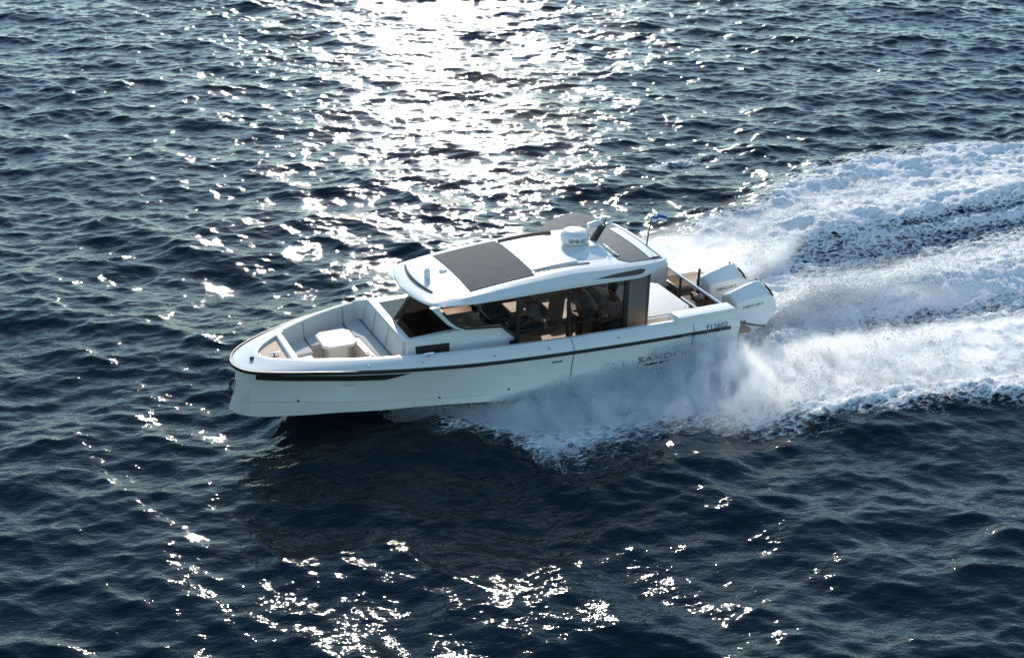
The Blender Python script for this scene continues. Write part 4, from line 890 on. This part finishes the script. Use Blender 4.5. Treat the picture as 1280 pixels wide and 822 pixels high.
# the fine mist of the sheets is a cloud of water too small to see drop by drop
PORT_X = [-8, -4.4, 0.5, 3.2, 4.1, 4.7, 5.4, 6.2, 6.9]; PORT_OUT = [4.4, 4.0, 3.1, 2.75, 2.9, 3.0, 2.0, 1.25, 0.45]
def mist(name, x_rng, inn_c, out_c, hgt_c, dens, label, seed, stretch=(2.1, 1.4, .9), soft_in=.12, thr=(.36, .62), ends_=(.12, .93)):
    """closed box in boat-plan axes; inner edge, outer edge and height follow curves along the boat"""
    m, t, o = new_mat(name + '_volume')
    tc = node(t, 'ShaderNodeTexCoord'); sx = node(t, 'ShaderNodeSeparateXYZ'); t.links.new(tc.outputs['Object'], sx.inputs[0])
    def math_(op, a, b=None, c=None):
        n = node(t, 'ShaderNodeMath', operation=op)
        for i, v in enumerate((a, b, c)):
            if v is None: continue
            if isinstance(v, (int, float)): n.inputs[i].default_value = v
            else: t.links.new(v, n.inputs[i])
        return n.outputs[0]
    u = math_('DIVIDE', math_('SUBTRACT', sx.outputs[0], x_rng[0]), x_rng[1] - x_rng[0])
    def curve(pts, scale):
        n = node(t, 'ShaderNodeFloatCurve'); c = n.mapping.curves[0]
        P_ = [((x - x_rng[0]) / (x_rng[1] - x_rng[0]), y / scale + .5) for x, y in pts]
        c.points[0].location = P_[0]; c.points[-1].location = P_[-1]
        for q in P_[1:-1]: c.points.new(*q)
        n.mapping.update(); t.links.new(u, n.inputs['Value'])
        return math_('MULTIPLY', math_('SUBTRACT', n.outputs[0], .5), scale)
    mp = node(t, 'ShaderNodeMapping'); mp.inputs['Scale'].default_value = stretch; mp.inputs['Location'].default_value = (seed, seed * .7, 0); t.links.new(tc.outputs['Object'], mp.inputs[0])
    n1 = node(t, 'ShaderNodeTexNoise'); n1.inputs['Scale'].default_value = 1.5; n1.inputs['Detail'].default_value = 8; n1.inputs['Roughness'].default_value = .72; n1.inputs['Distortion'].default_value = .5
    t.links.new(mp.outputs[0], n1.inputs['Vector'])
    inn = curve(inn_c, 24); out = curve(out_c, 24); hg = curve(hgt_c, 4)
    nz = math_('SUBTRACT', n1.outputs[0], .5)
    q = math_('DIVIDE', math_('SUBTRACT', sx.outputs[1], inn), math_('SUBTRACT', out, inn))
    q2 = math_('ADD', q, math_('MULTIPLY', nz, 1.1))
    def ss(a, b, v):
        n = node(t, 'ShaderNodeMapRange', interpolation_type='SMOOTHSTEP'); n.inputs[1].default_value = a; n.inputs[2].default_value = b; n.inputs[3].default_value = 0; n.inputs[4].default_value = 1; t.links.new(v, n.inputs[0]); return n.outputs[0]
    lat = math_('MULTIPLY', ss(1.02, .62, q2), ss(-.02, soft_in, q))
    top = math_('MULTIPLY', hg, math_('SUBTRACT', 1.05, math_('MULTIPLY', math_('MAXIMUM', q, 0), .66)))
    top = math_('MULTIPLY', top, math_('ADD', 1.0, math_('MULTIPLY', nz, 2.2)))
    hh = math_('DIVIDE', sx.outputs[2], math_('MAXIMUM', top, .02))
    ver = ss(1.15, .1, hh)
    ends = math_('MULTIPLY', ss(0, ends_[0], u), ss(1.0, ends_[1], u))
    dn = math_('MULTIPLY', math_('MULTIPLY', lat, ver), math_('MULTIPLY', ends, ss(thr[0], thr[1], n1.outputs[0])))
    dn = math_('MULTIPLY', dn, dens)
    v = node(t, 'ShaderNodeVolumePrincipled'); v.inputs['Color'].default_value = (1, 1, 1, 1); v.inputs['Anisotropy'].default_value = .55
    t.links.new(dn, v.inputs['Density']); t.links.new(v.outputs[0], o.inputs['Volume'])
    ymin = min(y for _, y in inn_c + out_c) - .3; ymax = max(y for _, y in inn_c + out_c) + .3
    bm = bmesh.new(); box(bm, x_rng[0], x_rng[1], ymin, ymax, -.3, max(y for _, y in hgt_c) * 1.25)
    ob = obj(name, bm, m, None, smooth=0); ob['kind'] = 'stuff'; ob['label'] = label; ob['category'] = 'mist'
    ob.matrix_world = Matrix.Translation((3.671, -0.701, 0)) @ Matrix.Rotation(math.pi + R(24), 4, 'Z')
    return ob
PORT_IN = [(-8, 2.3), (-2.5, 1.5), (-1.2, 1.35), (-.3, 1.42), (.2, 1.42), (3, 1.40), (5, 1.25), (6.2, .8), (6.9, .2)]
mist('bow_mist', (-8, 6.9), PORT_IN, [(x, y + (.6 if -1 < x < 4 else .4)) for x, y in zip(PORT_X, PORT_OUT)], [(-8, .1), (-5, .26), (-2.5, .42), (-1.2, .40), (-.3, .55), (.3, .90), (1, .82), (1.6, .60), (2.2, .52), (3.5, .54), (5, .44), (6.2, .32), (6.9, .10)], 32.0, 'soft white spray mist along the near side of the hull', 3.0, thr=(.33, .53), ends_=(.2, .89))
mist('propeller_mist', (-13, -1.5), [(-13, -1.6), (-6, -1.0), (-1.5, -.7)], [(-13, 2.0), (-6, 1.2), (-1.5, 1.0)], [(-13, .1), (-7, .38), (-4, .62), (-2.4, .55), (-1.5, .3)], 14.0, 'soft white plume of mist trailing behind the outboard engines', 9.0, stretch=(.45, 2.6, 1.8), soft_in=.5, thr=(.36, .6), ends_=(.3, .9))
mist('far_side_mist', (-12, 4.5), [(-12, -3.4), (-5, -2.9), (-3, -1.8), (-1, -1.35), (4.5, -1.3)], [(-12, -7.6), (-9, -7.8), (-6, -6.8), (-3.1, -5.6), (-1, -4.7), (2, -3.4), (4.5, -2.0)], [(-12, .05), (-7, .2), (-3, .5), (-.5, .95), (2, .7), (4.5, .2)], 12.0, 'soft white mist hanging over the far side of the wake', 17.0, stretch=(.6, 1.8, 1.6), thr=(.38, .62), ends_=(.3, .9))
# port bow sheet
n = 420000
fwd = rng.uniform(-6.5, 6.9, n); qv = rng.random(n); hv = rng.random(n)
out = pchip([-8, -4.4, 0.5, 3.2, 4.1, 4.7, 5.4, 6.2, 6.9], [4.7, 4.3, 3.35, 2.95, 3.1, 3.15, 2.1, 1.3, 0.45])(fwd)
inn = pchip([-8, -2, -0.3, 0.2, 3, 5, 6.2, 6.9], [2.4, 1.5, 1.3, 1.32, 1.25, 1.1, .75, .15])(fwd)
Hh = pchip([-8, -5, -2.5, -0.5, 1, 2.2, 3.5, 5, 6.2, 6.9], [.2, .3, .45, .55, .85, .62, .5, .40, .28, .1])(fwd)
ragged = (fbm(fwd * 1.1, fwd * 0 + 3.3, 51, 4, .6) - .5) * 1.3
port = inn + (out + ragged - inn) * qv ** .9
z = 0.02 + Hh * (1 - .7 * qv ** 1.3) * hv ** 1.3 * (0.75 + .9 * fbm(fwd * 1.6, port * 1.6, 61, 4))
den = fbm(fwd * 1.1 + z * .8, port * 2.4 + z * 2, 71, 5, .6)
keep = rng.random(n) < sstep(.34, .62, den) * pchip([-6.5, -5, -2, 3, 5.5, 6.9], [.0, .25, .7, 1, .8, .35])(fwd) * (1 - .55 * qv)
keep &= ~((np.abs(port) < 1.3) & (fwd > 0) & (z > .35)); keep &= (qv > .55) | (hv > .75)
P = plan_to_world(fwd, port, z)[keep]
r1 = rng.lognormal(math.log(.0055), .42, len(P)).clip(.003, .024)
droplets('bow_spray', P, r1, 'white spray sheet thrown out along the near side of the hull', 'spray')
# propeller plume and starboard sheet behind the stern
n = 90000
fwd = -.9 - rng.random(n) ** 1.3 * 9; cwid = .55 + .07 * -fwd
port = rng.normal(0, 1, n) * cwid * .42 + .05; z = .05 + np.abs(rng.normal(0, 1, n)) * pchip([-11, -6, -3, -.9], [.18, .26, .34, .20])(fwd)
keep = rng.random(n) < sstep(.36, .62, fbm(fwd * .9, port * 2.6, 81, 5, .6)) * pchip([-10, -7, -2, -.9], [.1, .5, 1, .8])(fwd)
A = plan_to_world(fwd, port, z)[keep]
n = 120000
fwd = rng.uniform(-9, 4.0, n); o2 = pchip([-14, -9, -6, -3.1, -1, 2, 4], [-7.5, -7.4, -6.4, -5.1, -4.1, -3.0, -2.0])(fwd)
i2 = pchip([-9, -4.6, -2, 0, 4], [-3.6, -3.0, -1.4, -1.5, -1.4])(fwd); qv = rng.random(n)
port = i2 + (o2 - i2) * qv; z = .05 + (rng.random(n) ** 2) * pchip([-9, -4, -1, 1.5, 4], [.35, .6, .85, .7, .3])(fwd) * (1 - .55 * qv)
keep = rng.random(n) < .8 * sstep(.38, .64, fbm(fwd * .9, port * 2.0, 91, 5, .6)) * (1 - .6 * qv)
B_ = plan_to_world(fwd, port, z)[keep]
P = np.concatenate([A, B_]); r2 = rng.lognormal(math.log(.0065), .42, len(P)).clip(.003, .026)
droplets('stern_spray', P, r2, 'white spray plume hanging behind the stern and outboard engines', 'spray')
